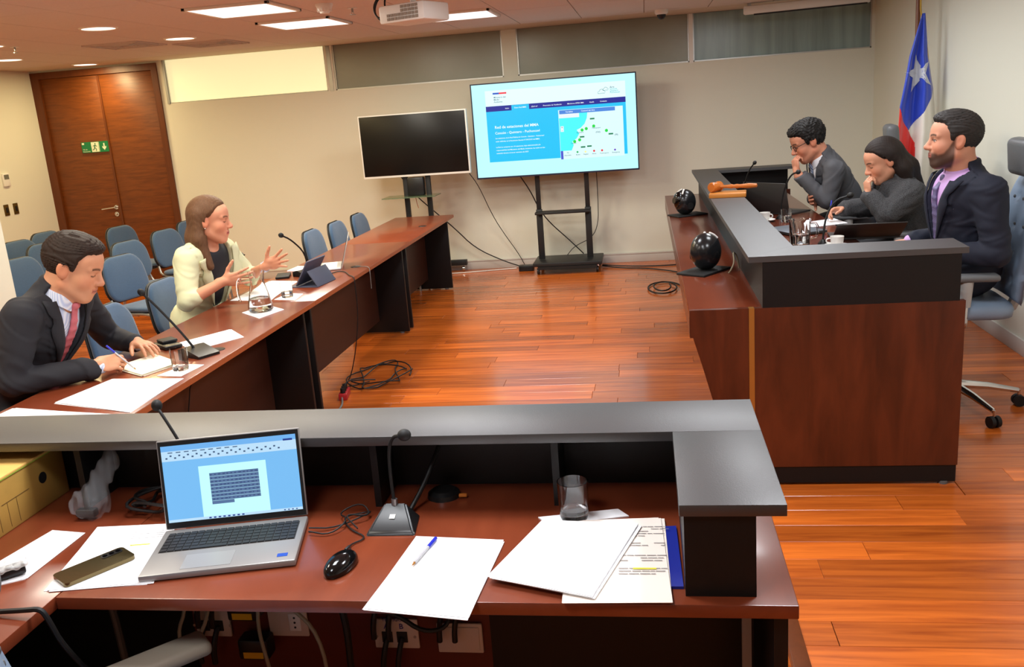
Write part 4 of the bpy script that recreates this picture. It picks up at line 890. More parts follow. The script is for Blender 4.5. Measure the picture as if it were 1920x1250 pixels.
def sheets(name, label, corners, z, n, th=0.0008, m=m_paper, jit=0.012, cat='paper stack'):
    c = np.array(corners); mid = c.mean(0); t = thing(name, label, cat, (*mid, z))
    for k in range(n):
        a = (random.random() - 0.5) * 0.06 * (k > 0); q = (c - mid) @ np.array([[math.cos(a), math.sin(a)], [-math.sin(a), math.cos(a)]]) + (np.random.RandomState(k + int(abs(mid[0]) * 999)).rand(2) - 0.5) * jit * (k > 0)
        MB().prism([tuple(p) for p in q], (n - 1 - k) * th * 1.6, (n - 1 - k) * th * 1.6 + th).obj('sheet', m, t, smooth=None)
    return t
def print_lines(parent, x0, y0, ang, w, rows, dy, z, m, hgt=0.0022, seed=1, name='print'):
    r = random.Random(seed); b = MB(); R = Rz(ang)
    for k in rows:
        x = 0
        while x < w:
            l = r.uniform(0.01, 0.03)
            if r.random() < 0.85: p = Vector((x0, y0, z)) + R @ Vector((x + l / 2, -k * dy, 0)); b.box(p, (l * 0.9, hgt, 0.0002), R=R)
            x += l
    o = b.obj(name, m, parent, smooth=None); o['kind'] = 'stuff'
def tumbler(x, y, z, label, r=0.036, h=0.095, fill=0.4, square=False):
    t = thing('drinking_glass', label, 'glass', (x, y, z), group='water glasses'); n = 8 if square else 32
    MB().lathe([(0, 0.001), (r * 0.9, 0.001), (r, 0.012), (r * 1.06, h), (r * 1.0, h), (r * 0.93, 0.018), (0, 0.014)], n=n).obj('tumbler', m_glass, t)
    if fill: MB().lathe([(0, 0.0145), (r * 0.925, 0.0185), (r * 0.95, h * fill), (0, h * fill)], n=n).obj('water', m_water, t)
    return t
def gooseneck(label, base, pts, r=0.0045, head=0.014, group='gooseneck microphones', rz=0.0, plate=True):
    t = thing('microphone', label, 'microphone', base, group=group); B = Vector(base)
    if plate == 'round': MB().lathe([(0, 0.03), (0.012, 0.03), (0.028, 0.008), (0.03, 0.0), (0, 0)]).obj('base', m_black, t)
    elif plate:
        b = MB(); R = Matrix.Rotation(rz, 4, 'Z')
        b.prism([(-0.075, 0.0), (0.085, 0.0), (0.085, 0.012), (-0.03, 0.042), (-0.075, 0.032)], -0.055, 0.055, R @ Matrix(((1, 0, 0, 0), (0, 0, 1, 0), (0, 1, 0, 0), (0, 0, 0, 1))))
        b.obj('base', m_black, t)
    loc = [Vector(p) - B for p in pts]
    MB().tube(loc, r, smooth=2).obj('gooseneck', m_matte, t)
    d = (loc[-1] - loc[-2]).normalized(); MB().ball(loc[-1], (head, head, head * 1.25), n=10, R=d.to_track_quat('Z', 'Y').to_matrix()).obj('capsule', m_matte, t)
    return t
def pen(name, label, a, b, parent=None, cap=m_penb):
    a, b = Vector(a), Vector(b); d = (b - a).normalized(); t = thing(name, label, 'pen', a) 
    q = lambda p: p - a
    MB().cyl(q(a), q(a + d * 0.012), 0.0008, 0.003, n=10).obj('tip', m_brass, t)
    MB().cyl(q(a + d * 0.012), q(b - d * 0.03), 0.0038, n=10).obj('barrel', m_pent, t)
    MB().cyl(q(b - d * 0.045), q(b), 0.0044, n=10).obj('cap', cap, t); return t
# ---------------- near desk (worktop height FZ)
Z = FZ
lt = thing('laptop', 'open silver laptop with a document on screen on the near desk', 'laptop', (-1.062, 1.972, Z), rz=0.235)
MB().box((0, -0.118, 0.010), (0.357, 0.236, 0.016), 0.004).obj('base', m_lapg, lt)
MB().box((0, -0.006, 0.0015), (0.34, 0.02, 0.003)).obj('foot_strip', m_matte, lt, smooth=None)
MB().box((0.0, -0.078, 0.0182), (0.325, 0.098, 0.0008)).obj('keyboard_well', m_lapd, lt, smooth=None)
b = MB()
for r in range(6):
    n = 18
    for k in range(n):
        if r == 5 and 4 <= k <= 8:
            if k == 4: b.box((-0.152 + 6 * 0.0179, -0.035 - r * 0.0165, 0.0196), (0.0179 * 5 - 0.003, 0.0135, 0.0022))
            continue
        b.box((-0.152 + k * 0.0179, -0.035 - r * 0.0165, 0.0196), (0.0152, 0.0135, 0.0022))
o = b.obj('keys', m_key, lt, smooth=None); o['kind'] = 'stuff'
MB().box((-0.03, -0.187, 0.0183), (0.115, 0.07, 0.0006)).obj('touchpad', mat('touchpad_grey', srgb(160, 158, 156), 0.35, metal=0.3), lt, smooth=None)
MB().box((0.145, -0.205, 0.0183), (0.024, 0.016, 0.0006)).obj('sticker', mat('blue_sticker', srgb(30, 70, 170), 0.4), lt, smooth=None)
lid = bpy.data.objects.new('lid', None); link(lid, lt); lid.location = (0, 0.0, 0.018); lid.rotation_euler = (-0.17, 0, 0)
lid['label'] = 'laptop screen half'
MB().box((0, 0.006, 0.114), (0.357, 0.008, 0.228), 0.003).obj('lid_shell', m_lapg, lid)
MB().box((0, 0.0012, 0.114), (0.350, 0.002, 0.222)).obj('screen_bezel', m_matte, lid, smooth=None)
lw, lh = 0.336, 0.196; lz = 0.018
sc = bpy.data.objects.new('display', None); link(sc, lid); sc.location = (0, 0.0002, lz)
lay[0] = 0
scr(lid, 'screen', [(0, 1, 0, 1)], srgb(120, 190, 245), 0.9, lw, lh); 
scr(lid, 'ribbon', [(0.0, 1.0, 0.80, 0.93), (0.0, 1, 0.0, 0.035)], srgb(185, 220, 245), 0.95, lw, lh)
scr(lid, 'title_bar', [(0.0, 1.0, 0.93, 1.0)], srgb(110, 175, 235), 0.95, lw, lh)
scr(lid, 'document_page', [(0.26, 0.76, 0.035, 0.70)], srgb(190, 250, 255), 1.0, lw, lh)
scr(lid, 'selected_text', [(0.335, 0.70, 0.555 - 0.046 * k, 0.598 - 0.046 * k) for k in range(8)] + [(0.335, 0.50, 0.187, 0.23)], srgb(90, 120, 165), 0.8, lw, lh)
scr(lid, 'share_button', [(0.905, 0.975, 0.925, 0.95)], srgb(30, 60, 150), 0.8, lw, lh)
rr = random.Random(4)
scr(lid, 'text_lines', [(0.34 + 0.004 * rr.random() + i * 0.03, 0.34 + i * 0.03 + 0.012 + 0.012 * rr.random(), 0.570 - 0.046 * k, 0.583 - 0.046 * k) for k in range(8) for i in range(12)], srgb(60, 84, 130), 0.7, lw, lh)
scr(lid, 'toolbar_icons', [(0.03 + i * 0.032, 0.045 + i * 0.032, 0.83 + 0.03 * (i % 2), 0.85 + 0.03 * (i % 2)) for i in range(27)] + [(0.05 + i * 0.06, 0.085 + i * 0.06, 0.905, 0.917) for i in range(9)], srgb(70, 100, 140), 0.7, lw, lh)
scr(lid, 'task_icons', [(0.30 + i * 0.035, 0.318 + i * 0.035, 0.008, 0.028) for i in range(8)] + [(0.86 + i * 0.03, 0.872 + i * 0.03, 0.01, 0.025) for i in range(4)], srgb(50, 80, 160), 0.7, lw, lh)
for ch in list(lid.children):
    if ch.name.split('.')[0] in ('screen', 'ribbon', 'title_bar', 'document_page', 'selected_text', 'share_button', 'text_lines', 'toolbar_icons', 'task_icons'): ch.location = (0, 0.0002, lz)
bpy.data.objects.remove(sc)
# mouse
t = thing('computer_mouse', 'glossy black mouse right of the laptop', 'mouse', (-0.722, 1.778, Z), rz=1.35)
S = SDF(0.003); S.ell((0, 0, 0.008), (0.056, 0.031, 0.028), k=0.01); S.box((0, 0, -0.03), (0.1, 0.1, 0.03), rnd=0.0, k=0.003, op='s'); P, Q = S.build(); np_mesh('shell', [(P, Q)], mat('gloss_black', srgb(14, 14, 15), 0.12), t)
MB().box((0.035, 0, 0.0335), (0.02, 0.006, 0.006), 0.002).obj('wheel', m_key, t)
cord('cable', 'thin mouse cable curling up to the laptop', [(-0.712, 1.83, Z + 0.015), (-0.74, 1.88, Z + 0.004), (-0.70, 1.92, Z + 0.004), (-0.76, 1.96, Z + 0.004), (-0.80, 2.02, Z + 0.01), (-0.75, 2.06, Z + 0.004), (-0.72, 2.03, Z + 0.02), (-0.80, 1.97, Z + 0.004), (-0.865, 1.955, Z + 0.012)], 0.002, m_cable)
cord('cable', 'tangle of thin cable beside the desk microphone', [(-0.86, 1.94, Z + 0.01), (-0.80, 1.93, Z + 0.005), (-0.77, 1.99, Z + 0.02), (-0.82, 2.04, Z + 0.01), (-0.76, 2.07, Z + 0.03), (-0.72, 2.02, Z + 0.01), (-0.79, 2.0, Z + 0.03), (-0.74, 1.96, Z + 0.008)], 0.002, m_cable)
# desk microphone
B0 = (-0.655, 1.985, Z); t = thing('microphone', 'black conference microphone with wedge base on the near desk', 'microphone', B0, group='desk microphones')
b = MB(); v = [(-0.06, -0.055, 0), (0.07, -0.05, 0), (0.055, 0.06, 0), (-0.045, 0.06, 0), (-0.05, -0.045, 0.010), (0.06, -0.042, 0.010), (0.022, 0.045, 0.045), (-0.03, 0.045, 0.045)]
vs = [b.bm.verts.new(p) for p in v]
for f_ in ((0, 1, 2, 3), (4, 5, 6, 7), (0, 1, 5, 4), (1, 2, 6, 5), (2, 3, 7, 6), (3, 0, 4, 7)): b.bm.faces.new([vs[i] for i in f_])
bmesh.ops.bevel(b.bm, geom=b.bm.edges[:], offset=0.004, segments=2, affect='EDGES'); b.obj('base', m_black, t)
MB().box((0.0, -0.002, 0.0285), (0.014, 0.014, 0.001), R=Rx(0.38)).obj('switch', m_white, t, smooth=None)
MB().tube([(-0.004, 0.04, 0.04), (-0.01, 0.05, 0.10), (-0.008, 0.05, 0.18), (0.012, 0.03, 0.228), (0.045, 0.0, 0.242)], 0.0045, smooth=2).obj('gooseneck', m_matte, t)
MB().ball((0.055, -0.008, 0.246), (0.017, 0.015, 0.015), n=10).obj('foam_head', m_matte, t)
MB().cyl((-0.004, 0.04, 0.04), (-0.004, 0.042, 0.056), 0.008).obj('joint', m_steel, t)
t = thing('microphone', 'gooseneck microphone rising behind the laptop lid', 'microphone', (-1.20, 2.05, Z), group='desk microphones')
MB().lathe([(0, 0.02), (0.03, 0.018), (0.038, 0.0), (0, 0)]).obj('base', m_black, t)
MB().tube([(0, 0, 0.02), (-0.005, 0.0, 0.12), (-0.02, -0.005, 0.2), (-0.06, 0.0, 0.28), (-0.078, 0.01, 0.298)], 0.004, smooth=2).obj('gooseneck', m_matte, t); MB().ball((-0.083, 0.015, 0.307), (0.014, 0.014, 0.016), n=10).obj('foam_head', m_matte, t)
# glass on napkin
sheet('napkin', 'folded white napkin under the glass on the near desk', [(-0.296, 2.03), (-0.262, 1.985), (-0.072, 2.035), (-0.10, 2.075)], Z, 0.003, m_paper, cat='napkin')
tumbler(-0.205, 2.025, Z + 0.003, 'heavy glass with a little water on the near desk', 0.036, 0.098, 0.28)
# papers right
ps = sheets('paper_stack', 'blank paper stack under the pen on the near desk', [(-0.613, 1.605), (-0.385, 1.575), (-0.364, 1.907), (-0.582, 1.926)], Z, 4)
pen('pen', 'blue ballpoint pen lying on the blank paper stack', (-0.553, 1.775, Z + 0.0098), (-0.528, 1.905, Z + 0.0098))
sheets('printed_document', 'printed document with highlighted line beside the black post', [(-0.20, 1.625), (0.022, 1.632), (0.005, 2.008), (-0.21, 1.995)], Z + 0.0062, 3, m=m_paperw)
doc = bpy.data.objects['printed_document']; mid = Vector(doc.location)
print_lines(doc, 0.018 - 0.015, 0.145, 0.01, 0.095, [k for k in range(5)] + [7] + [8, 12, 13, 14, 17, 18, 19], 0.0115, 0.0050, m_ink, seed=3)
b = MB(); b.box((0.062, 0.145 - 17 * 0.0115, 0.0051), (0.05, 0.006, 0.0002)); b.obj('highlight', m_yelink, doc, smooth=None)
sheets('paper_stack', 'loose white sheets fanned over the printed document', [(-0.365, 1.715), (-0.14, 1.64), (-0.048, 1.965), (-0.272, 1.985)], Z + 0.0125, 4, jit=0.02)
o = MB().prism([(-0.02, 1.70), (0.046, 1.70), (0.040, 1.975), (-0.02, 1.97)], Z, Z + 0.006).obj('folder', mat('blue_folder', srgb(26, 40, 140), 0.4), smooth=None); tag(o, 'blue folder half under the document by the black post', 'folder')
# papers left, phone
t = sheets('paper_stack', 'white sheets with letterhead under the phone', [(-1.385, 1.665), (-1.15, 1.705), (-1.25, 2.0), (-1.46, 1.98)], Z, 3)
print_lines(t, -0.03, 0.11, 0.16, 0.12, [0, 1, 2, 3], 0.012, 0.0040, mat('faint_ink', srgb(196, 196, 200), 0.7), seed=5, hgt=0.0015); b = MB(); b.box((0.03, 0.045, 0.0041), (0.05, 0.005, 0.0002), R=Rz(0.16)); b.obj('highlight', m_yelink, t, smooth=None)
sheets('paper_stack', 'white sheets at far left beside the bubble wrap', [(-1.64, 1.62), (-1.475, 1.72), (-1.475, 1.95), (-1.58, 1.965)], Z, 2)
t = thing('smartphone', 'dark gold smartphone lying face down on the papers', 'phone', (-1.328, 1.764, Z + 0.0045), rz=0.97)
b = MB(); b.prism(rect_round(0.168, 0.078, 0.012), 0, 0.009); b.obj('body', mat('phone_gold', srgb(112, 98, 66), 0.16, metal=0.8), t)
b = MB(); b.prism(rect_round(0.05, 0.02, 0.006), 0.009, 0.0105, Matrix.Translation((0.05, 0.02, 0))); b.obj('camera_bump', m_black, t); b = MB()
for k in range(3): b.cyl((0.034 + k * 0.016, 0.02, 0.0105), (0.034 + k * 0.016, 0.02, 0.0115), 0.006, n=14)
b.obj('lenses', mat('lens_glass', srgb(8, 8, 10), 0.08), t)
# bubble-wrapped item
t = thing('bubble_wrap', 'black item in bubble wrap at the left edge of the desk', 'package', (-1.555, 1.70, Z + 0.004), rz=0.75)
MB().box((0, 0, 0.012), (0.15, 0.04, 0.02), 0.005).obj('item', m_black, t)
S = SDF(0.004)
for k in range(10):
    for j in range(4): S.ell((-0.075 + k * 0.0165, -0.022 + j * 0.0145, 0.024 + 0.004 * ((k + j) % 2)), (0.009, 0.008, 0.007), k=0.005)
np_mesh('wrap', [S.build()], mat('clear_wrap', srgb(225, 225, 222), 0.15, alpha=0.5), t)
# archive box, plastic bag, cable knot
t = thing('archive_box', 'brown cardboard archive box under the ledge at left', 'box', (-1.86, 2.0, Z))
MB().b2(-0.16, 0.16, -0.25, 0.22, 0, 0.145, 0.003).obj('carton', mat('cardboard', srgb(176, 136, 62), 0.75, noise=((8, 8, 8), 0.25)), t)
MB().b2(-0.162, 0.163, -0.252, 0.222, 0.145, 0.152, 0.002).obj('carton_lid', mat('carton_lid', srgb(226, 180, 96), 0.7), t)
MB().b2(0.1605, 0.1625, -0.25, 0.22, 0.143, 0.149).obj('green_edge', mat('green_edge', srgb(150, 180, 60), 0.6), t, smooth=None)
b = MB()
for k in range(7): b.b2(0.1603, 0.1608, -0.21 + k * 0.036, -0.2085 + k * 0.036, 0.01, 0.12 - (k > 4) * 0.04)
b.b2(0.1603, 0.1608, -0.05, 0.06, 0.078, 0.08); b.obj('printed_lines', mat('brown_ink', srgb(110, 80, 34), 0.8), t, smooth=None)
b = MB(); b.cyl((0.155, 0.12, 0.085), (0.1612, 0.12, 0.085), 0.016, n=20); b.obj('finger_hole', m_matte, t)
t = thing('plastic_bag', 'crumpled clear plastic bag holding a black part', 'bag', (-1.515, 2.045, Z + 0.006))
S = SDF(0.004); S.ell((0, 0, 0.03), (0.045, 0.04, 0.035), k=0.03); S.rc((0, 0.01, 0.04), (0.02, 0.05, 0.10), 0.04, 0.02, k=0.03); S.rc((0.02, 0.05, 0.10), (0.035, 0.07, 0.13), 0.018, 0.028, k=0.02)
S.post.append(lambda F, X, Y, Z_: F + 0.006 * np.sin(95 * X + 40 * Z_) * np.sin(80 * Y - 60 * Z_) + 0.003 * np.sin(210 * X + 170 * Y))
np_mesh('film', [S.build()], mat('clear_film', srgb(200, 202, 205), 0.12, alpha=0.10), t)
MB().box((-0.005, -0.012, 0.014), (0.055, 0.025, 0.022), 0.005).obj('part', m_black, t)
rr = random.Random(11); P = [(-1.33 + 0.07 * math.cos(a * 1.0) + 0.02 * math.cos(2.7 * a), 2.09 + 0.06 * math.sin(a) + 0.015 * math.sin(3.1 * a), Z + 0.012 + 0.03 * abs(math.sin(a * 0.7))) for a in np.linspace(0, 17, 90)]
cord('cable', 'knot of black cable on the worktop behind the laptop', P, 0.0045, m_cable, smooth=0)
t = thing('cable_grommet', 'round black cable outlet at the back of the near desk', 'cable outlet', (-0.565, 2.165, Z)); MB().lathe([(0, 0.018), (0.03, 0.02), (0.042, 0.012), (0.045, 0.0), (0, 0)]).obj('cap', m_black, t); MB().box((0.055, -0.015, 0.008), (0.022, 0.01, 0.008), 0.002).obj('plug_tip', mat('orange_plug', srgb(190, 110, 40), 0.5), t)
cord('cable', 'black cord leaning against the divider behind the desk microphone', [(-0.63, 2.06, Z + 0.01), (-0.60, 2.12, Z + 0.06), (-0.575, 2.2, Z + 0.13)], 0.006, m_cable)
# ---------------- long tables (height TZ)
Z = TZ
sheets('notebook', 'cream notebook the man is writing in', [(-2.36, 3.53), (-2.15, 3.39), (-2.075, 3.57), (-2.28, 3.73)], Z, 4, th=0.0016, m=mat('cream_paper', srgb(244, 238, 214), 0.7), cat='notebook')
sheet('napkin', 'white napkin under the glass beside the writing man', [(-2.085, 3.395), (-1.965, 3.375), (-1.945, 3.545), (-2.035, 3.56)], Z, 0.002, cat='napkin')
tumbler(-2.015, 3.475, Z + 0.002, 'empty square glass in front of the writing man', 0.036, 0.095, 0.0, True)
sheets('paper_stack', 'large white sheets spread on the table before the writing man', [(-2.33, 3.06), (-1.93, 2.92), (-1.935, 3.34), (-2.27, 3.36)], Z, 3)
sheets('paper_stack', 'white papers at the near end of the table by the ledge', [(-2.49, 2.72), (-1.99, 2.66), (-1.97, 2.90), (-2.47, 3.0)], Z, 3)
sheets('paper_stack', 'thin white dossier with a pencil line by the table edge', [(-2.12, 2.66), (-1.94, 2.66), (-1.935, 2.88), (-2.11, 2.89)], Z + 0.0045, 2)
sheets('paper_stack', 'white sheets beyond the table microphone', [(-2.28, 3.95), (-2.13, 4.19), (-1.98, 4.02), (-2.13, 3.78)], Z, 2)
t = thing('phone_case', 'black phone and wallet lying by the man\'s left hand', 'phone', (-2.30, 3.885, Z), rz=-0.7); MB().box((0, 0, 0.010), (0.15, 0.085, 0.018), 0.005).obj('case', m_black, t); MB().box((-0.03, 0.01, 0.026), (0.08, 0.075, 0.014), 0.005).obj('wallet', m_matte, t)
gooseneck('gooseneck microphone on the table in front of the writing man', (-2.06, 3.72, Z), [(-2.075, 3.72, Z + 0.03), (-2.12, 3.70, Z + 0.12), (-2.2, 3.67, Z + 0.25), (-2.245, 3.65, Z + 0.315)], rz=-0.5, r=0.0055, head=0.015)
gooseneck('gooseneck microphone on the table by the tablet', (-2.27, 5.66, Z), [(-2.26, 5.66, Z + 0.03), (-2.235, 5.60, Z + 0.16), (-2.27, 5.48, Z + 0.27), (-2.295, 5.385, Z + 0.315)], rz=-0.5, r=0.0055, head=0.016)
sheet('napkin', 'white napkin under the glass pitcher', [(-2.24, 4.58), (-2.07, 4.42), (-2.01, 4.62), (-2.17, 4.76)], Z, 0.002, cat='napkin')
t = thing('water_pitcher', 'glass water pitcher with handle on the table before the woman', 'pitcher', (-2.135, 4.60, Z + 0.002))
MB().lathe([(0, 0.002), (0.060, 0.002), (0.068, 0.012), (0.066, 0.04), (0.045, 0.13), (0.037, 0.17), (0.046, 0.225), (0.0435, 0.225), (0.0345, 0.17), (0.0425, 0.13), (0.062, 0.042), (0.062, 0.014), (0, 0.010)], n=36).obj('vessel', m_glass, t)
MB().lathe([(0, 0.0105), (0.0615, 0.0145), (0.0615, 0.042), (0.054, 0.075), (0, 0.075)], n=36).obj('water', m_water, t)
MB().tube([(-0.035, -0.015, 0.19), (-0.085, -0.04, 0.195), (-0.10, -0.045, 0.16), (-0.098, -0.045, 0.08), (-0.09, -0.04, 0.065)], 0.0065, smooth=2).obj('handle', m_glass, t)
sheets('paper_stack', 'white papers in front of the talking woman', [(-2.47, 4.93), (-2.20, 4.88), (-2.26, 5.46), (-2.46, 5.52)], Z, 3)
sheet('napkin', 'white napkin under the glass beside the tablet', [(-2.185, 4.90), (-2.04, 4.86), (-2.06, 5.04), (-2.17, 5.08)], Z, 0.002, cat='napkin')
tumbler(-2.125, 4.96, Z + 0.002, 'square water glass beside the tablet', 0.036, 0.09, 0.4, True)
o = MB().box((-2.25, 4.82 + 0.1, Z + 0.006), (0.05, 0.011, 0.011), 0.002).obj('marker', m_black); tag(o, 'short black marker lying on the papers by the pitcher', 'pen')
m_folio = mat('folio_grey', srgb(74, 78, 96), 0.6)
t = thing('tablet', 'tablet standing in a blue-grey folio cover on the table', 'tablet', (-2.12, 5.36, Z), rz=-0.12)
MB().box((0.0, 0, 0.086), (0.010, 0.25, 0.178), 0.004, R=Ry(0.55)).obj('body', m_folio, t); MB().box((-0.0062, 0, 0.088), (0.001, 0.235, 0.162), R=Ry(0.55)).obj('screen', m_matte, t, smooth=None)
MB().box((0.072, 0, 0.052), (0.006, 0.25, 0.118), 0.002, R=Ry(-0.55)).obj('stand_flap', m_folio, t); MB().box((0.0, 0, 0.003), (0.2, 0.25, 0.006), 0.002).obj('cover', m_folio, t)
t = thing('laptop', 'slim silver laptop seen edge-on past the tablet', 'laptop', (-2.13, 5.97, Z), rz=0.30); m_sil = mat('silver', srgb(205, 205, 202), 0.35, metal=0.5)
MB().box((-0.105, 0, 0.008), (0.21, 0.30, 0.012), 0.003).obj('base', m_sil, t); MB().box((-0.08, 0, 0.0148), (0.10, 0.27, 0.0012)).obj('keyboard', m_white, t, smooth=None); MB().box((0.038, 0, 0.115), (0.006, 0.30, 0.215), 0.002, R=Ry(0.30)).obj('lid', m_sil, t); MB().box((0.034, 0, 0.115), (0.001, 0.285, 0.20), R=Ry(0.30)).obj('screen', m_matte, t, smooth=None)
o = MB().box((-2.435, 5.66, Z + 0.008), (0.09, 0.17, 0.014), 0.004, R=Rz(0.3)).obj('folder', m_matte); tag(o, 'black folder on the table beyond the woman\'s hands', 'folder')
sheet('paper_sheet', 'small white booklet beside the silver laptop', [(-2.49, 5.86), (-2.39, 5.84), (-2.40, 6.02), (-2.48, 6.04)], Z, 0.006)
cord('cable', 'black laptop cable running into the table grommet', [(-2.10, 5.68, Z + 0.006), (-2.08, 5.75, Z + 0.006), (-2.02, 5.72, Z + 0.006), (-1.94, 5.56, Z + 0.006), (-1.895, 5.51, Z + 0.008), (-1.888, 5.50, Z - 0.02), (-1.888, 5.50, 0.5), (-1.93, 5.48, 0.25), (-2.0, 5.5, 0.05), (-2.05, 5.45, 0.008), (-1.9, 5.6, 0.008)], 0.0035, m_cable)
cord('cable', 'thin grey cable hanging from the grommet over the table edge', [(-2.013, 5.924, Z + 0.006), (-1.94, 5.88, Z + 0.007), (-1.895, 5.85, Z + 0.008), (-1.888, 5.84, Z - 0.02), (-1.888, 5.83, Z - 0.14)], 0.0025, mat('thin_grey', srgb(120, 118, 112), 0.5))
cord('cable', 'thin black cable hanging down the modesty panel of the nearest table', [(-2.0, 3.82, 0.70), (-2.19, 3.85, 0.6), (-2.20, 3.80, 0.45), (-2.20, 3.72, 0.3), (-2.15, 3.65, 0.01)], 0.003, m_cable)
# red power strip and tangle on the floor
t = thing('power_strip', 'red power strip with plugs on the floor', 'power strip', (-1.975, 5.30, 0.0), rz=1.75)
MB().box((0, 0, 0.022), (0.16, 0.055, 0.044), 0.006).obj('body', mat('strip_red', srgb(170, 34, 36), 0.4), t)
b = MB()
for k in range(3): b.cyl((-0.05 + k * 0.045, 0, 0.044), (-0.05 + k * 0.045, 0, 0.075), 0.016, n=12)
b.obj('plugs', m_cable, t)
rr = random.Random(3)
P = [(-1.86 + 0.16 * math.cos(a) + 0.05 * math.cos(2.3 * a), 5.72 + 0.26 * math.sin(a) + 0.07 * math.sin(1.7 * a), 0.008 + 0.02 * abs(math.sin(2.1 * a))) for a in np.linspace(0, 19, 110)]
cord('cable', 'tangle of black cable on the floor by the power strip', P, 0.0045, m_cable, smooth=0)
cord('cable', 'black lead from the tangle to the power strip', [(-1.86, 5.6, 0.02), (-1.95, 5.5, 0.05), (-1.97, 5.36, 0.09), (-1.975, 5.32, 0.07)], 0.0045, m_cable)
cord('cable', 'grey lead leaving the power strip towards the near ledge', [(-1.965, 5.22, 0.02), (-1.93, 5.12, 0.008), (-1.92, 5.0, 0.008), (-1.92, 4.85, 0.008)], 0.006, mat('thin_grey2', srgb(110, 108, 104), 0.5))
# ---------------- bench (worktop BZ, ledge LZ)
Z = LZ
t = thing('gavel_block', 'wooden sounding block on the bench ledge', 'block', (0.535, 6.22, Z), rz=-0.12); MB().box((0, 0, 0.014), (0.24, 0.19, 0.028), 0.004).obj('block', mat('honey_wood', srgb(196, 124, 50), 0.35, noise=((3, 20, 20), 0.4)), t)
t = thing('gavel', 'turned wooden gavel resting on the block', 'gavel', (0.53, 6.22, Z + 0.028), rz=0.0); mg = mat('gavel_wood', srgb(186, 104, 36), 0.3, noise=((10, 10, 40), 0.3))
Rg = Rz(0.9) @ Ry(PI / 2)
MB().lathe([(0, -0.055), (0.028, -0.055), (0.034, -0.045), (0.034, -0.03), (0.028, -0.025), (0.032, 0.0), (0.028, 0.025), (0.034, 0.03), (0.034, 0.045), (0.028, 0.055), (0, 0.055)], (-0.07, 0.05, 0.034), R=Rg).obj('head', mg, t)
dv = Vector((0.26, -0.06, 0.0)).normalized(); MB().lathe([(0.009, 0), (0.011, 0.06), (0.015, 0.085), (0.011, 0.1), (0.015, 0.12), (0.012, 0.14), (0.017, 0.20), (0.013, 0.25), (0, 0.255)], (-0.05, 0.045, 0.034), R=dv.to_track_quat('Z', 'Y').to_matrix()).obj('handle', mg, t)
Z = BZ
def ptz(x, y, label, rz):
    t = thing('ptz_camera', label, 'camera', (x, y, Z), rz=rz, group='round tracking cameras')
    MB().box((0.02, 0, 0.006), (0.26, 0.17, 0.012), 0.003).obj('base_plate', m_matte, t)
    S = SDF(0.006); S.ell((0, 0, 0.105), (0.083, 0.080, 0.098), k=0.02); S.box((0, 0, -0.03), (0.2, 0.2, 0.044), rnd=0.0, k=0.006, op='s'); np_mesh('shell', [S.build()], mat('gloss_shell', srgb(24, 25, 27), 0.22), t)
    MB().ball((-0.05, 0, 0.12), (0.045, 0.05, 0.07), n=12).obj('lens_window', mat('lens_black', srgb(8, 8, 9), 0.1), t); MB().cyl((-0.09, 0, 0.125), (-0.098, 0, 0.126), 0.024, n=20).obj('lens', mat('lens_glass2', srgb(40, 36, 34), 0.08), t)
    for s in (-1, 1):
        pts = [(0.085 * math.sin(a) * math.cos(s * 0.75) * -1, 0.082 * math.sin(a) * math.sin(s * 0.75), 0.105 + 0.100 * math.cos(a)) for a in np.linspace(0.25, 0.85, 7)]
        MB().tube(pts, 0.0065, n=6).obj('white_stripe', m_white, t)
    MB().cyl((0.0, -0.079, 0.08), (0.0, -0.0815, 0.08), 0.026, n=20).obj('speaker_mesh', m_matte, t)
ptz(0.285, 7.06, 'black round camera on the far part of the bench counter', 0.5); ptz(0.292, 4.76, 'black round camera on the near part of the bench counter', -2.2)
cord('cable', 'grey cable behind the near round camera', [(0.40, 4.66, Z + 0.005), (0.41, 4.65, Z + 0.02), (0.43, 4.66, Z + 0.06), (0.425, 4.70, Z + 0.11), (0.45, 4.74, Z + 0.08), (0.462, 4.76, Z + 0.01)], 0.004, m_gcab)
def dark_laptop(label, hinge, rz, tilt=0.25, w=0.36):
    t = thing('laptop', label, 'laptop', hinge, rz=rz, group='dark laptops on the bench')
    MB().box((0.115, 0, 0.009), (0.23, w, 0.014), 0.003).obj('base', m_lapd, t); MB().box((0.10, 0, 0.0165), (0.11, w * 0.92, 0.001)).obj('keyboard', m_key, t, smooth=None)
    MB().box((-0.112 * math.sin(tilt), 0, 0.016 + 0.112 * math.cos(tilt)), (0.007, w, 0.226), 0.002, R=Ry(-tilt)).obj('lid', m_lapd, t); MB().box((-0.112 * math.sin(tilt) + 0.0042, 0, 0.016 + 0.112 * math.cos(tilt)), (0.001, w * 0.95, 0.205), R=Ry(-tilt)).obj('screen', m_matte, t, smooth=None)
    return t
dark_laptop('open dark laptop in front of the man with glasses', (0.885, 6.90, Z), 0.72, 0.22, 0.40)
dark_laptop('open dark laptop seen from behind, before the man in navy', (1.27, 5.53, Z), PI / 2 - 0.06, 1.08, 0.38)
t = thing('laptop', 'closed grey laptop lying on the bench worktop', 'laptop', (0.93, 5.95, Z), rz=0.45); MB().box((0, 0, 0.009), (0.24, 0.34, 0.012), 0.003).obj('base', m_lapd, t); MB().box((0, 0, 0.0185), (0.24, 0.34, 0.006), 0.002).obj('lid', mat('lid_bluegrey', srgb(110, 116, 124), 0.4, metal=0.3), t)
tumbler(0.945, 6.42, Z, 'water glass beside the white cup on the bench', 0.036, 0.09, 0.5)
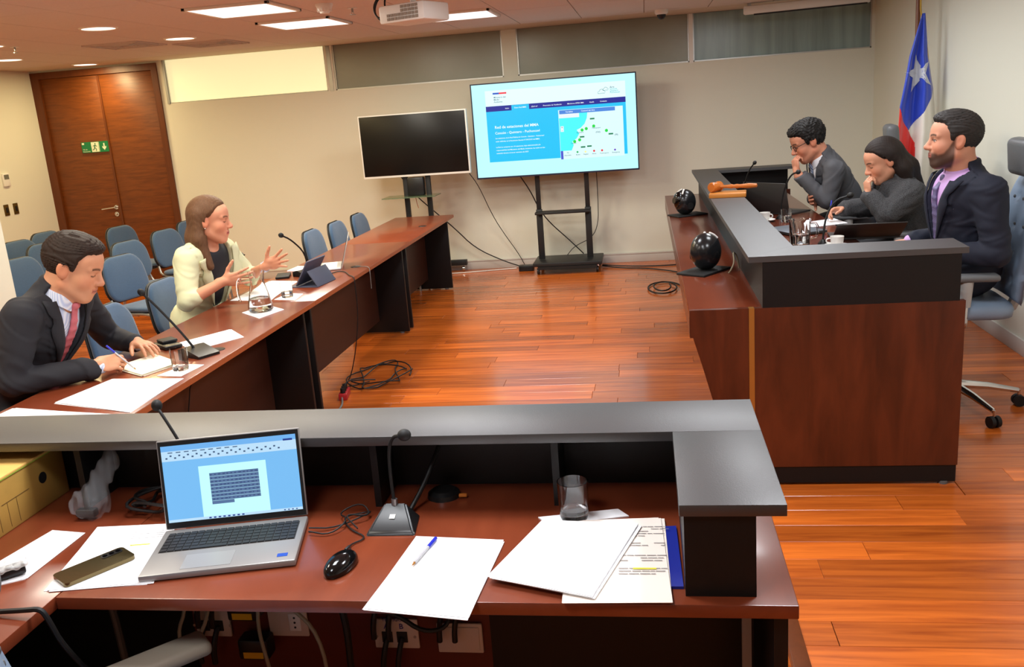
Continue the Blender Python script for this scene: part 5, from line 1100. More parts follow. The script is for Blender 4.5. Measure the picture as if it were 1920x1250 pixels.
def cup(x, y, label, rz):
    t = thing('coffee_cup', label, 'cup', (x, y, Z), rz=rz, group='white cups'); MB().lathe([(0, 0.004), (0.045, 0.004), (0.07, 0.014), (0.072, 0.016), (0.045, 0.008), (0, 0.008)]).obj('saucer', m_white, t)
    MB().lathe([(0, 0.009), (0.025, 0.009), (0.034, 0.03), (0.038, 0.065), (0.0355, 0.065), (0.031, 0.03), (0, 0.014)]).obj('cup', m_white, t); MB().tube([(0.034, 0, 0.055), (0.058, 0, 0.052), (0.06, 0, 0.032), (0.034, 0, 0.026)], 0.004, smooth=2).obj('handle', m_white, t)
cup(0.81, 6.50, 'white coffee cup with saucer beside the water glass', -0.6); cup(1.06, 5.30, 'white cup in front of the laptop of the man in navy', PI)
t = thing('glass_jug', 'square glass jug with handle at the bench corner', 'jug', (0.865, 5.36, Z)); MB().lathe([(0, 0.002), (0.052, 0.002), (0.058, 0.02), (0.06, 0.15), (0.064, 0.165), (0.060, 0.165), (0.056, 0.15), (0.054, 0.022), (0, 0.012)], n=10).obj('vessel', m_glass, t); MB().lathe([(0, 0.0125), (0.0535, 0.0225), (0.055, 0.08), (0, 0.08)], n=10).obj('water', m_water, t); MB().tube([(0.058, 0, 0.14), (0.10, 0, 0.135), (0.10, 0, 0.06), (0.058, 0, 0.05)], 0.007, smooth=1).obj('handle', m_glass, t)
sheets('paper_stack', 'white paper the woman in the dark coat writes on', [(0.98, 6.30), (1.03, 6.10), (1.31, 6.22), (1.27, 6.46)], Z, 3)
gooseneck('gooseneck microphone at the far bench corner, behind the gavel', (0.67, 7.16, Z), [(0.67, 7.16, Z + 0.03), (0.72, 7.0, Z + 0.2), (0.75, 6.92, Z + 0.33), (0.785, 6.86, Z + 0.385)], r=0.005, plate='round')
gooseneck('gooseneck microphone before the man with glasses', (0.93, 6.60, Z), [(0.93, 6.60, Z + 0.03), (0.945, 6.56, Z + 0.2), (0.98, 6.47, Z + 0.32), (1.02, 6.40, Z + 0.34)], r=0.006, head=0.016, plate='round')
gooseneck('gooseneck microphone between the woman and the man in navy', (1.005, 5.42, Z), [(1.005, 5.42, Z + 0.03), (1.02, 5.44, Z + 0.15), (1.07, 5.45, Z + 0.25), (1.16, 5.45, Z + 0.275)], r=0.006, head=0.017, plate='round')
# ================================================================ people
def npm(R): return np.array(R)
def v3(*a): return np.array(a, float)
def lin(c): return np.array(srgb(*c)[:3])
m_skin = vcol_mat('skin', 0.5, bump=(500, 0.03)); 
def hand_sdf(S, wrist, fwd, palm, side, curl, spread, thumb, s=1.0):
    """palm = direction the palm faces, side = +1 when the thumb lies towards cross(fwd, palm)"""
    F = v3(*fwd); F /= np.linalg.norm(F); N = v3(*palm); N -= F * (N @ F); N /= np.linalg.norm(N); T = np.cross(F, N) * side
    W = v3(*wrist); R = np.stack([F, T, N], 1)
    S.rc(W - F * 0.03 * s, W + F * 0.015 * s, 0.024 * s, 0.023 * s, k=0.012)
    S.ell(W + F * 0.05 * s, (0.050 * s, 0.040 * s, 0.0145 * s), R, k=0.014)
    S.ell(W + F * 0.030 * s + T * 0.020 * s + N * 0.006 * s, (0.032 * s, 0.018 * s, 0.015 * s), R, k=0.012)
    for i, (off, L, r) in enumerate(((0.030, 0.074, 0.0088), (0.0105, 0.082, 0.009), (-0.0095, 0.076, 0.0086), (-0.0285, 0.060, 0.0076))):
        sp = spread * (1.5 - i) / 1.5; d = F * math.cos(sp) + T * math.sin(sp); p = W + (F * (0.088 - 0.006 * abs(i - 1)) + T * off) * s
        S.rc(W + (F * 0.055 + T * off * 0.85) * s, p, r * 1.1 * s, r * 1.08 * s, k=0.008)
        a = 0.0
        for j, (fr, cw) in enumerate(((0.46, 0.75), (0.31, 1.0), (0.23, 0.7))):
            a += curl[i] * cw; q = p + (d * math.cos(a) + N * math.sin(a)) * L * fr * s
            S.rc(p, q, r * (1.02 - 0.1 * j) * s, r * (0.92 - 0.1 * j) * s, k=0.004); p = q
    p = W + (F * 0.022 + T * 0.030 + N * 0.006) * s; ta, tn = thumb; d1 = F * math.cos(ta) + T * math.sin(ta); d1 = d1 * math.cos(tn) + N * math.sin(tn)
    q = p + d1 * 0.040 * s; S.rc(p, q, 0.0125 * s, 0.0105 * s, k=0.010)
    d2 = d1 * 0.92 + F * 0.35; d2 /= np.linalg.norm(d2); q2 = q + d2 * 0.032 * s; S.rc(q, q2, 0.0103 * s, 0.0092 * s, k=0.004); q3 = q2 + d2 * 0.022 * s; S.rc(q2, q3, 0.0094 * s, 0.0072 * s, k=0.004)
def zlim(x, prof):
    xs = [p[0] for p in prof]; zs = [p[1] for p in prof]; return np.interp(x, xs, zs)
SHORT = [(-0.13, -0.075), (-0.06, -0.088), (-0.035, -0.07), (-0.022, 0.005), (0.006, 0.012), (0.012, -0.012), (0.026, -0.008), (0.034, 0.03), (0.055, 0.062), (0.085, 0.074), (0.12, 0.088)]
LONG = [(-0.13, -0.5), (-0.02, -0.5), (-0.012, 0.012), (0.012, 0.02), (0.03, 0.035), (0.055, 0.066), (0.085, 0.080), (0.12, 0.09)]
def head_parts(p):
    Hc, s = v3(*p['head']), p['hs']; R = npm(Rz(p['yaw']) @ Ry(p['pitch']) @ Rx(p.get('roll', 0.0)))
    Lw = lambda q: Hc + R @ (v3(*q) * s); fem = p.get('fem', False)
    S = SDF(0.0036)
    def E(c, r, k=0.02, op='u', rot=None): S.ell(Lw(c), v3(*r) * s, R if rot is None else R @ npm(rot), k=k * s, op=op)
    def K(a, b, ra, rb, k=0.012, op='u'): S.rc(Lw(a), Lw(b), ra * s, rb * s, k=k * s, op=op)
    E((-0.012, 0, 0.035), (0.098, 0.077, 0.088)); E((0.030, 0, -0.035), (0.062, 0.058, 0.082), k=0.03); E((0.045, 0, 0.045), (0.05, 0.062, 0.05), k=0.03)
    jw = 0.042 if fem else 0.047
    for q in (-1, 1):
        K((-0.005, q * jw, -0.062), (0.058, q * 0.018, -0.098), 0.026, 0.020, k=0.03); E((0.056, q * 0.036, -0.028), (0.030, 0.026, 0.030), k=0.025)
        E((0.104, q * 0.032, 0.004), (0.018, 0.019, 0.013), k=0.014, op='s'); E((0.073, q * 0.031, 0.003), (0.0165, 0.0165, 0.0155), k=0.004)
        K((0.087, q * 0.014, 0.023), (0.074, q * 0.047, 0.024), 0.009, 0.008, k=0.014)
        E((-0.012, q * 0.080, -0.004), (0.021, 0.0095, 0.033), k=0.008, rot=Rz(-q * 0.35) @ Ry(-0.2)); E((-0.004, q * 0.090, 0.0), (0.011, 0.006, 0.019), k=0.006, op='s', rot=Rz(-q * 0.35) @ Ry(-0.2))
        E((0.101, q * 0.0125, -0.033), (0.010, 0.0085, 0.008), k=0.008)
    K((0.086, 0, 0.018), (0.111, 0, -0.026), 0.008, 0.0115, k=0.014); E((0.112, 0, -0.029), (0.0105, 0.0105, 0.0095), k=0.008)
    E((0.066, 0, -0.103), (0.022, 0.024, 0.018), k=0.025); E((0.080, 0, -0.066), (0.018, 0.030, 0.022), k=0.02)
    K((0.0945, -0.014, -0.0585), (0.0945, 0.014, -0.0585), 0.0058, 0.0058, k=0.006); K((0.093, -0.012, -0.0695), (0.093, 0.012, -0.0695), 0.0066, 0.0066, k=0.006); K((0.104, -0.02, -0.064), (0.104, 0.02, -0.064), 0.0028, 0.0028, k=0.004, op='s')
    N = v3(*p['neck']); nr = (0.050 if fem else 0.060) * s
    S.rc(Lw((-0.030, 0, -0.045)), N, nr, nr * 1.06, k=0.03); S.rc(N, N + v3(0, 0, -0.05), nr * 1.05, nr * (1.35 if fem else 0.98), k=0.03)
    base, hair, lip = lin(p['skin']), lin(p['hair']), lin(p.get('lip', (176, 96, 84)))
    def cols(P):
        q = (P - Hc) @ R / s; x, y, z = q[:, 0], q[:, 1], q[:, 2]; ay = np.abs(y); c = np.tile(base, (len(P), 1))
        near = (np.abs(x) < 0.16) & (ay < 0.12) & (np.abs(z) < 0.16)
        def mix(mask, col, a): 
            w = (np.clip(mask, 0, 1) * a * near)[:, None]; c[:] = c * (1 - w) + np.array(col) * w
        rg = lambda d, r: np.clip(1.5 * (1 - d / r), 0, 1)
        mix(rg(np.sqrt((ay - 0.042) ** 2 + (z + 0.032) ** 2 + (x - 0.07) ** 2), 0.04), base * v3(1.06, 0.78, 0.72), 0.5)
        mix(rg(np.sqrt((x - 0.112) ** 2 + y ** 2 + (z + 0.03) ** 2), 0.026), base * v3(1.05, 0.78, 0.72), 0.5); mix(rg(np.abs(ay - 0.085), 0.02) * (np.abs(x + 0.01) < 0.03), base * v3(1.08, 0.75, 0.66), 0.5)
        if p.get('beard'):
            ln = np.interp(x, [-0.01, 0.012, 0.03, 0.05, 0.07, 0.083, 0.11], [0.03, 0.015, -0.022, -0.046, -0.054, -0.046, -0.0425]) - 0.25 * np.clip(0.03 - ay, 0, 0.03) * (x < 0.08)
            bd = np.clip((ln - z) / 0.012, 0, 1) * np.clip((x - 0.0) / 0.01, 0, 1) * np.clip((z + 0.135) / 0.02, 0, 1); nz = np.clip(0.9 + (-0.055 - z) * 4, 0.85, 1.0)
            mix(bd * nz, hair * 1.1 + base * 0.03, p['beard'])
        mix(rg(np.abs(z + 0.064), 0.0125) * (ay < 0.024) * (x > 0.078), lip, 0.85); mix((np.abs(z + 0.064) < 0.0018) * (ay < 0.022) * (x > 0.075), lip * 0.3, 0.9)
        bz = 0.0225 + 0.006 * np.cos((ay - 0.034) * 60); mix(rg(np.abs(z - bz), 0.0065) * (ay > 0.012) * (ay < 0.052) * (x > 0.055), hair, 0.85)
        if p.get('eyes') == 'open':
            d = np.sqrt(((ay - 0.031) / 0.0135) ** 2 + ((z - 0.003) / 0.0062) ** 2); mix((d < 1) * (x > 0.06), (0.6, 0.57, 0.54), 0.9); mix((np.sqrt((ay - 0.033) ** 2 + (z - 0.003) ** 2) < 0.0058) * (x > 0.06), (0.02, 0.012, 0.008), 1.0); mix((np.abs(d - 1.05) < 0.2) * (z > 0.002) * (x > 0.06), hair, 0.8)
        else:
            lz_ = -0.003 + ((ay - 0.031) ** 2) * 12; mix(rg(np.abs(z - lz_), 0.0036) * (np.abs(ay - 0.031) < 0.0145) * (x > 0.06), (0.03, 0.018, 0.012), 0.9)
        return c
    return S, cols, Lw, R
def hair_part(p, t, Lw, R):
    s = p['hs']; Hc = v3(*p['head']); S = SDF(0.0042); k = p.get('hvol', 0.013)
    def E(c, r, kk=0.02): S.ell(Lw(c), v3(*r) * s, R, k=kk * s)
    E((-0.014, 0, 0.038), (0.098 + k, 0.077 + k * 0.8, 0.088 + k)); 
    if p['style'] == 'short': E((0.035, 0.0, 0.098), (0.055, 0.058, 0.030), 0.03)
    if p['style'] == 'curly': E((0.03, 0.0, 0.085), (0.07, 0.066, 0.045), 0.03); E((-0.04, 0, 0.06), (0.08, 0.078, 0.07), 0.03)
    if p['style'] in ('long', 'halfup'):
        for a, b, c2, ra, rb, rc_ in p['locks']: S.rc(Lw(a), Lw(b), ra * s, rb * s, k=0.03 * s); S.rc(Lw(b), Lw(c2), rb * s, rc_ * s, k=0.03 * s)
    prof = SHORT if p['style'] in ('short', 'curly') else LONG
    def post(F, X, Y, Z_):
        dx, dy, dz = X - Hc[0], Y - Hc[1], Z_ - Hc[2]; q = [(R[0, i] * dx + R[1, i] * dy + R[2, i] * dz) / s for i in range(3)]
        if p['style'] == 'curly': a_, b_, c_ = q[0] + 0.012 * np.sin(70 * q[1] + 40 * q[2]), q[1] + 0.012 * np.sin(60 * q[2] + 50 * q[0]), q[2] + 0.012 * np.sin(65 * q[0] - 45 * q[1]); F = F + 0.005 * np.sin(150 * a_ + 110 * b_ + 1) * np.sin(160 * b_ - 120 * c_) + 0.0035 * np.sin(260 * a_ - 230 * c_) * np.sin(250 * b_ + 190 * a_ + 1)
        elif p['style'] == 'short': F = F + 0.0022 * np.sin(240 * q[1] + 60 * q[0] + 30 * np.sin(30 * q[2])) + 0.0012 * np.sin(420 * q[1] - 90 * q[2])
        else: F = F + 0.0006 * np.sin(300 * q[1] + 160 * q[0] + 8 * np.sin(25 * q[2])) + 0.0006 * np.sin(480 * q[0] - 260 * q[1])
        zl = zlim(q[0].ravel(), prof).reshape(q[0].shape) if q[0].shape[1] == 1 and q[0].shape[2] == 1 else zlim(q[0], prof)
        cut = (zl - q[2]) * 0.8 * s
        if p['style'] in ('long', 'halfup'): cut = np.where(np.abs(q[1]) > 0.083, -1.0, cut); cut = np.where((q[2] < -0.075) & (q[0] < 0.075), -1.0, cut)
        F = F + (np.clip(0.028 - (q[2] - zl), 0, 0.028) * 0.42 * s * (np.abs(q[1]) < 0.085) * (q[2] > -0.07)).astype(np.float32)
        return np.maximum(F, cut.astype(np.float32))
    S.post.append(post)
    return np_mesh('hair', [S.build()], p['hmat'], t, relax=1)
def frame_of(p):
    P, N = v3(*p['pelvis']), v3(*p['neck']); U = N - P; L = np.linalg.norm(U); U /= L
    Sl = v3(*p['shL']) - v3(*p['shR']); Lt = Sl - U * (Sl @ U); Lt /= np.linalg.norm(Lt); F = np.cross(Lt, U)
    return P, N, U, L, Lt, F
def torso_sdf(S, p, grow, arms=True, sleeve=None, k=0.05):
    P, N, U, L, Lt, F = frame_of(p); R = np.stack([F, Lt, U], 1); b = p.get('bulk', 1.0); fem = p.get('fem', False)
    S.ell(P + U * 0.02, ((0.125 * b + grow), (0.165 * b + grow), 0.13 + grow), R, k=k)
    S.ell(P + U * L * 0.42 + F * 0.012, ((0.118 * b + grow), ((0.145 if fem else 0.158) * b + grow), 0.19 + grow), R, k=k)
    S.ell(P + U * L * 0.72 + F * (0.02 if fem else 0.012), ((0.118 * b + grow), ((0.155 if fem else 0.178) * b + grow), 0.17 + grow), R, k=k)
    sL, sR = v3(*p['shL']), v3(*p['shR'])
    S.rc(N - U * 0.035 - F * 0.015, sL - Lt * 0.02, 0.055 + grow, 0.058 + grow, k=0.04); S.rc(N - U * 0.035 - F * 0.015, sR + Lt * 0.02, 0.055 + grow, 0.058 + grow, k=0.04)
    if arms:
        for s_, e_, w_ in (('shL', 'elL', 'wrL'), ('shR', 'elR', 'wrR')):
            a, e, w = v3(*p[s_]), v3(*p[e_]), v3(*p[w_]); r = p.get('arm', 0.054)
            S.rc(a, e, r + grow + 0.010, r * 0.86 + grow, k=0.035)
            q = 1.0 if sleeve is None else sleeve
            if q > 0.02: wend = e + (w - e) * q; S.rc(e, wend, r * 0.86 + grow, r * (0.86 - 0.22 * q) + grow, k=0.012)
            else: S.rc(e, e + (w - e) * 0.06, r * 0.86 + grow, r * 0.84 + grow, k=0.012)
    return P, N, U, L, Lt, F
def person(p):
    t = thing('person', p['label'], 'person', (p['pelvis'][0], p['pelvis'][1], p.get('floor', 0.0))); t0 = v3(*t.location)
    inv = Matrix.Translation(-t.location)
    def fin(o): o.data.transform(inv); return o
    S, cols, Lw, R = head_parts(p); parts = [S.build()]
    for hd in p['hands']:
        H = SDF(0.0027); hand_sdf(H, *hd[:7], s=p.get('hand', 1.0)); w, e = v3(*hd[0]), v3(*hd[7]); H.rc(w + (e - w) * (0.35 if not p.get('bare') else 1.0), w, (0.030 if not p.get('bare') else 0.041), 0.0245, k=0.012); parts.append(H.build())
    B = SDF(0.012); torso_sdf(B, p, -0.022); parts.append(B.build())
    fin(np_mesh('body', parts, m_skin, t, cols=cols)).data['parts'] = 1
    # shirt or blouse
    S = SDF(0.007); P, N, U, L, Lt, F = torso_sdf(S, p, -0.004, arms=True, sleeve=p.get('shirt_sleeve', 1.06) if not p.get('bare') else 0.0)
    ax = Lw((-0.03, 0, -0.045)) - N; ax /= np.linalg.norm(ax); nr0 = (0.050 if p.get('fem') else 0.060) * p['hs']
    if p.get('tie_m'): S.rc(N - ax * 0.05, N + ax * 0.05, nr0 * 1.18, nr0 * 1.10, k=0.02)
    def cutneck(Fd, X, Y, Z_):
        w = (X - N[0]) * ax[0] + (Y - N[1]) * ax[1] + (Z_ - N[2]) * ax[2]; v = (X - N[0]) * F[0] + (Y - N[1]) * F[1] + (Z_ - N[2]) * F[2]
        return np.maximum(Fd, (w - 0.022 + p.get('neckline', 0.0) * np.clip(v, 0, 0.1) * 10 + 0.18 * np.clip(v, 0, 0.2)).astype(np.float32))
    S.post.append(cutneck); sv = S.build(); fin(np_mesh('blouse' if p.get('fem') else 'shirt', [sv], p['shirt_m'], t))
    C0 = P + U * L * 0.66
    if p.get('tie_m'):
        # collar and tie
        b = MB(); n = 30; f2 = F - ax * (F @ ax); f2 /= np.linalg.norm(f2); l2 = np.cross(ax, f2); nr = 0.060 * p['hs'] * 1.10; rings = []
        for (r, h) in ((nr * 1.30, -0.030), (nr * 1.10, 0.018), (nr * 1.05, 0.018), (nr * 1.05, -0.01)):
            rg = []
            for i in range(n + 1):
                a = 0.05 + (2 * PI - 0.10) * i / n; hh = h + (0.012 * -math.cos(a) if h > 0 else -0.03 * max(0, math.cos(a)) ** 4); rg.append(b.bm.verts.new(Vector(N + ax * (hh + 0.012) + (f2 * math.cos(a) + l2 * math.sin(a)) * r)))
            rings.append(rg)
        for a_, b_ in zip(rings, rings[1:]):
            for i in range(n): b.bm.faces.new((a_[i], a_[i + 1], b_[i + 1], b_[i]))
        fin(b.obj('collar', p['shirt_m'], t, smooth=60))
        V = sv[0]; rel = V - C0; uu, ww, vv = rel @ Lt, rel @ U, rel @ F; S2 = SDF(0.0045); pts = []
        pts.append(N + f2 * nr * 1.22 - ax * 0.020)
        for w in np.linspace(L * 0.34 - 0.075, p.get('tie_end', -0.17), 9):
            mk = (np.abs(uu) < 0.02) & (np.abs(ww - w) < 0.02) & (vv > 0) & (vv < 0.165); vmax = vv[mk].max() if mk.any() else 0.11; pts.append(C0 + U * w + F * (vmax + 0.004))
        Rt = np.stack([F, Lt, U], 1); S2.ell(pts[0] + F * 0.006, (0.014, 0.020, 0.021), Rt, k=0.006)
        for i in range(len(pts) - 1):
            m = (pts[i] + pts[i + 1]) / 2; d = pts[i + 1] - pts[i]; ln = np.linalg.norm(d); d /= ln; fr = np.cross(Lt, -d); S2.box(m, (0.002, 0.016 + 0.0028 * i, ln / 2 + 0.004), np.stack([fr, Lt, -d], 1), rnd=0.003, k=0.006)
        fin(np_mesh('tie', [S2.build()], p['tie_m'], t))
    # jacket
    S = SDF(0.0065); g = p.get('grow', 0.010); torso_sdf(S, p, g, sleeve=p.get('sleeve', 0.93))
    S.rc(P + Lt * 0.05, P - U * 0.015 + F * 0.06 + Lt * 0.085, 0.12, 0.105, k=0.05); S.rc(P - Lt * 0.05, P - U * 0.015 + F * 0.06 - Lt * 0.085, 0.12, 0.105, k=0.05)
    if p.get('tie_m'): S.rc(N - ax * 0.07, N + ax * 0.012, nr0 * 1.5, nr0 * 1.32, k=0.03)
    w0, sl, hw = p.get('vee', (-0.13, 0.27, 0.006)); fa = p.get('fold', 0.0035); segs = [(v3(*p[a]), v3(*p[b])) for a, b in (('shL', 'elL'), ('elL', 'wrL'), ('shR', 'elR'), ('elR', 'wrR'))]
    def jpost(Fd, X, Y, Z_):
        dx, dy, dz = X - C0[0], Y - C0[1], Z_ - C0[2]; u = dx * Lt[0] + dy * Lt[1] + dz * Lt[2]; w = dx * U[0] + dy * U[1] + dz * U[2]; v = dx * F[0] + dy * F[1] + dz * F[2]
        n1 = np.sin(11 * u + 17 * w - 9 * v + 2 * np.sin(7 * w + 5 * v)); n2 = np.sin(23 * w - 13 * u + 19 * v + 2.5 * n1); Fd = Fd + fa * 1.1 * n2 * (0.4 + 0.6 * n1) + fa * 0.5 * np.sin(47 * w + 31 * v - 29 * u + 3 * n2)
        hv = hw + np.maximum(w - w0, 0) * sl; au = np.abs(u); do = (au - hv) / math.sqrt(1 + sl * sl); front = (v > 0.0) & (w > w0)
        if p.get('lapel', True):
            lw_ = np.clip((w - w0) * 0.42, 0.0, 0.058); nt_ = np.abs(w - (w0 + 0.235)) < 0.006; Fd = np.where(front & (do > 0) & (do < lw_) & ~(nt_ & (do > 0.022)), Fd - 0.0065, Fd)
        cut = np.where(front, np.minimum(-do, np.minimum(v - 0.0, (w - w0))), -1.0)
        nd = (X - N[0]) * U[0] + (Y - N[1]) * U[1] + (Z_ - N[2]) * U[2]
        if w0 < 0: low = np.where((v > 0.03) & (w < w0 - 0.16), np.minimum((w0 - 0.16 - w) * 0.18 - au + 0.004, v - 0.03), -1.0); cut = np.maximum(cut, low)
        Fd = np.maximum(Fd, cut); return np.maximum(Fd, nd - p.get('collar_h', 0.022) - 0.025 * (v < 0.03)).astype(np.float32)
    S.post.append(jpost)
    jv = S.build(); fin(np_mesh(p.get('jname', 'jacket'), [jv], p['jacket_m'], t))
    if p.get('lapel', True):
        rel = jv[0] - C0; ju, jw_, jf = rel @ Lt, rel @ U, rel @ F
        top = min(L * 0.34 + 0.01, w0 + 0.36)
        for q in (-1, 1):
            b = MB(); G = []; n = 16
            for i in range(n + 1):
                w = w0 + 0.012 + (top - w0 - 0.012) * i / n; hv = hw + max(w - w0, 0) * sl; fr = i / n; lw_ = 0.062 * min(1, fr * 1.7) * (0.72 if 0.74 < fr < 0.82 else 1.0); row_ = []
                for k in range(4):
                    u = q * (hv - 0.004 + lw_ * k / 3); mk = (np.abs(ju - u) < 0.016) & (np.abs(jw_ - w) < 0.016) & (jf > 0) & (jf < 0.175); vv_ = jf[mk].max() if mk.any() else (G[-1][k][2] if G else 0.1)
                    row_.append((u, w, vv_))
                G.append(row_)
            va = np.array(G)[:, :, 2]
            for _ in range(2): va[1:-1] = (va[:-2] + va[2:] + 2 * va[1:-1]) / 4
            vs = [[b.bm.verts.new(Vector(C0 + Lt * G[i][k][0] + U * G[i][k][1] + F * (va[i][k] + (0.007 if 0 < k < 3 else 0.005)))) for k in range(4)] for i in range(n + 1)]
            for i in range(n):
                for k in range(3): b.bm.faces.new((vs[i][k], vs[i][k + 1], vs[i + 1][k + 1], vs[i + 1][k]))
            o = fin(b.obj('lapel', p['jacket_m'], t, smooth=50)); md = o.modifiers.new('thick', 'SOLIDIFY'); md.thickness = 0.004; md.offset = -1
    # trousers and shoes
    S = SDF(0.010); hipL, hipR = P + Lt * 0.085 - U * 0.02, P - Lt * 0.085 - U * 0.02; fl = p.get('floor', 0.0); D = v3(F[0], F[1], 0) if 'legdir' not in p else v3(*p['legdir'], 0); D /= np.linalg.norm(D)
    SH = []
    for hp, q in ((hipL, 1), (hipR, -1)):
        kn = v3(hp[0], hp[1], fl + 0.54 + (0.12 if p['pelvis'][2] > 0.65 else 0.0)) + D * p.get('thigh', 0.40 if p['pelvis'][2] < 0.65 else 0.36) + Lt * q * 0.02; an = v3(kn[0], kn[1], fl + 0.10) + D * p.get('shin', 0.02 if p['pelvis'][2] < 0.65 else 0.12)
        S.rc(hp, kn, 0.085, 0.062, k=0.04); S.rc(kn, an, 0.062, 0.046, k=0.02); SH.append(an)
    S.ell(P, (0.12, 0.16, 0.10), np.stack([F, Lt, U], 1), k=0.04)
    S.post.append(lambda Fd, X, Y, Z_: (Fd + 0.003 * np.sin(45 * Z_ + 20 * X) * np.sin(40 * Y)).astype(np.float32))
    fin(np_mesh('trousers', [S.build()], p['trouser_m'], t))
    for an in SH:
        S = SDF(0.006); a = v3(an[0], an[1], fl + 0.045); S.rc(a + v3(0, 0, 0.05), a, 0.042, 0.042, k=0.02); S.rc(a - D * 0.03, a + D * 0.15 - v3(0, 0, 0.006), 0.042, 0.034, k=0.02); S.box((a + D * 0.06 - v3(0, 0, 0.145)), (0.3, 0.3, 0.10), rnd=0.0, k=0.004, op='s'); fin(np_mesh('shoe', [S.build()], mat('shoe_leather', srgb(36, 22, 18), 0.25), t))
    fin(hair_part(p, t, Lw, R))
    return t, Lw, R, (P, N, U, L, Lt, F, C0)
def suit(name, c, weave=0.3, sc=420, sheen=0.0): return mat(name, srgb(*c), 0.8, noise=((sc, sc, sc), weave), bump=(sc * 1.5, 0.08), sheen=sheen)
def shirtm(name, c): return mat(name, srgb(*c), 0.7, bump=(300, 0.05))
def hairm(name, c): return mat(name, srgb(*c), 0.62, spec=0.3, noise=((140, 140, 20), 0.6), bump=(300, 0.22))
def striped(name, c1, c2, sc, rot=(0, 0.6, 0)):
    m = mat(name, srgb(*c1), 0.55); nt = m.node_tree; w = nt.nodes.new('ShaderNodeTexWave'); w.inputs['Scale'].default_value = sc; tc = nt.nodes.new('ShaderNodeTexCoord'); mp = nt.nodes.new('ShaderNodeMapping'); mp.inputs['Rotation'].default_value = rot
    mx = nt.nodes.new('ShaderNodeMix'); mx.data_type = 'RGBA'; mx.inputs['A'].default_value = srgb(*c1); mx.inputs['B'].default_value = srgb(*c2); L = nt.links.new
    L(tc.outputs['Object'], mp.inputs[0]); L(mp.outputs[0], w.inputs['Vector']); L(w.outputs['Fac'], mx.inputs['Factor']); L(mx.outputs['Result'], nt.nodes['Principled BSDF'].inputs['Base Color']); return m
# ---- man writing at the near table
REL, OPEN_ = (0.35, 0.4, 0.45, 0.5), (0.08, 0.06, 0.08, 0.12)
GRIP = (0.75, 0.85, 0.95, 1.0)
man1 = dict(label='person in a dark suit and pink tie writing at the near table', pelvis=(-2.84, 3.40, 0.605), neck=(-2.49, 3.43, 1.115), head=(-2.405, 3.445, 1.215), hs=1.10, yaw=0.22, pitch=0.42,
    shL=(-2.53, 3.62, 1.045), shR=(-2.535, 3.235, 1.055), elL=(-2.56, 3.83, 0.815), wrL=(-2.375, 3.745, 0.795), elR=(-2.575, 3.16, 0.80), wrR=(-2.345, 3.375, 0.79), bulk=1.0,
    skin=(205, 146, 112), hair=(44, 30, 22), hmat=hairm('hair_darkbrown', (46, 32, 24)), style='short', hvol=0.014, eyes='down', shirt_m=striped('shirt_bluestripe', (226, 230, 240), (180, 192, 222), 60, (0, 0, 0.4)), tie_m=striped('tie_pink', (176, 70, 86), (206, 120, 128), 90), jacket_m=suit('suit_charcoal', (34, 34, 40)), trouser_m=MATS['suit_charcoal'],
    hands=[((-2.375, 3.745, 0.806), (0.85, -0.45, -0.10), (0.05, -0.1, -1), -1, (0.30, 0.28, 0.30, 0.35), 0.22, (0.7, 0.25), (-2.56, 3.83, 0.815)), ((-2.345, 3.375, 0.800), (0.75, 0.62, 0.0), (-0.45, 0.55, -0.7), 1, GRIP, 0.05, (0.5, 0.6), (-2.575, 3.16, 0.80))])
t1, Lw1, R1, fr1 = person(man1)
MB().lathe([(0.029, -0.011), (0.033, -0.009), (0.033, 0.009), (0.029, 0.011)], n=24).obj('wristwatch', m_black, t1).matrix_local = Matrix.Translation(Vector((-2.395, 3.755, 0.797)) - t1.location) @ Vector((0.85, -0.45, -0.05)).to_track_quat('Z', 'Y').to_matrix().to_4x4()
pen('pen', 'blue ballpoint pen in the writing man\'s hand', (-2.225, 3.475, 0.748), (-2.315, 3.43, 0.872))
# ---- woman talking
wom1 = dict(label='person with brown hair in a pale green blazer, gesturing with both hands', fem=True, legdir=(0.90, 0.43), thigh=0.33, pelvis=(-2.76, 5.05, 0.605), neck=(-2.567, 4.93, 1.10), head=(-2.515, 4.915, 1.225), hs=1.05, yaw=0.22, pitch=0.12,
    shL=(-2.55, 5.10, 1.02), shR=(-2.62, 4.765, 1.02), elL=(-2.44, 5.16, 0.84), wrL=(-2.255, 5.02, 0.925), elR=(-2.60, 4.665, 0.80), wrR=(-2.395, 4.735, 0.895), arm=0.050,
    skin=(214, 150, 118), hair=(96, 66, 44), hmat=hairm('hair_brown', (104, 72, 48)), style='long', hvol=0.014, eyes='down', lip=(180, 92, 84), neckline=0.05, bare=True, sleeve=0.18, shirt_m=mat('black_top', srgb(24, 24, 30), 0.7), jacket_m=suit('blazer_mint', (214, 216, 176), 0.12), trouser_m=suit('trousers_navy', (34, 36, 52)), vee=(-0.20, 0.20, 0.045), grow=0.013,
    locks=[((-0.035, 0.058, 0.03), (-0.02, 0.074, -0.10), (0.045, 0.08, -0.225), 0.034, 0.033, 0.020), ((-0.05, -0.058, 0.03), (-0.045, -0.074, -0.10), (0.015, -0.086, -0.245), 0.036, 0.037, 0.022), ((-0.055, 0, 0.03), (-0.075, 0, -0.10), (-0.08, 0, -0.21), 0.062, 0.058, 0.045)],
    hands=[((-2.255, 5.02, 0.925), (0.90, -0.15, 0.30), (0.25, -0.95, 0.05), -1, OPEN_, 0.34, (0.95, 0.1), (-2.44, 5.16, 0.84)), ((-2.395, 4.735, 0.895), (0.92, 0.12, 0.12), (0.2, 0.95, 0.15), 1, (0.15, 0.16, 0.2, 0.25), 0.22, (1.05, 0.1), (-2.60, 4.665, 0.80))])
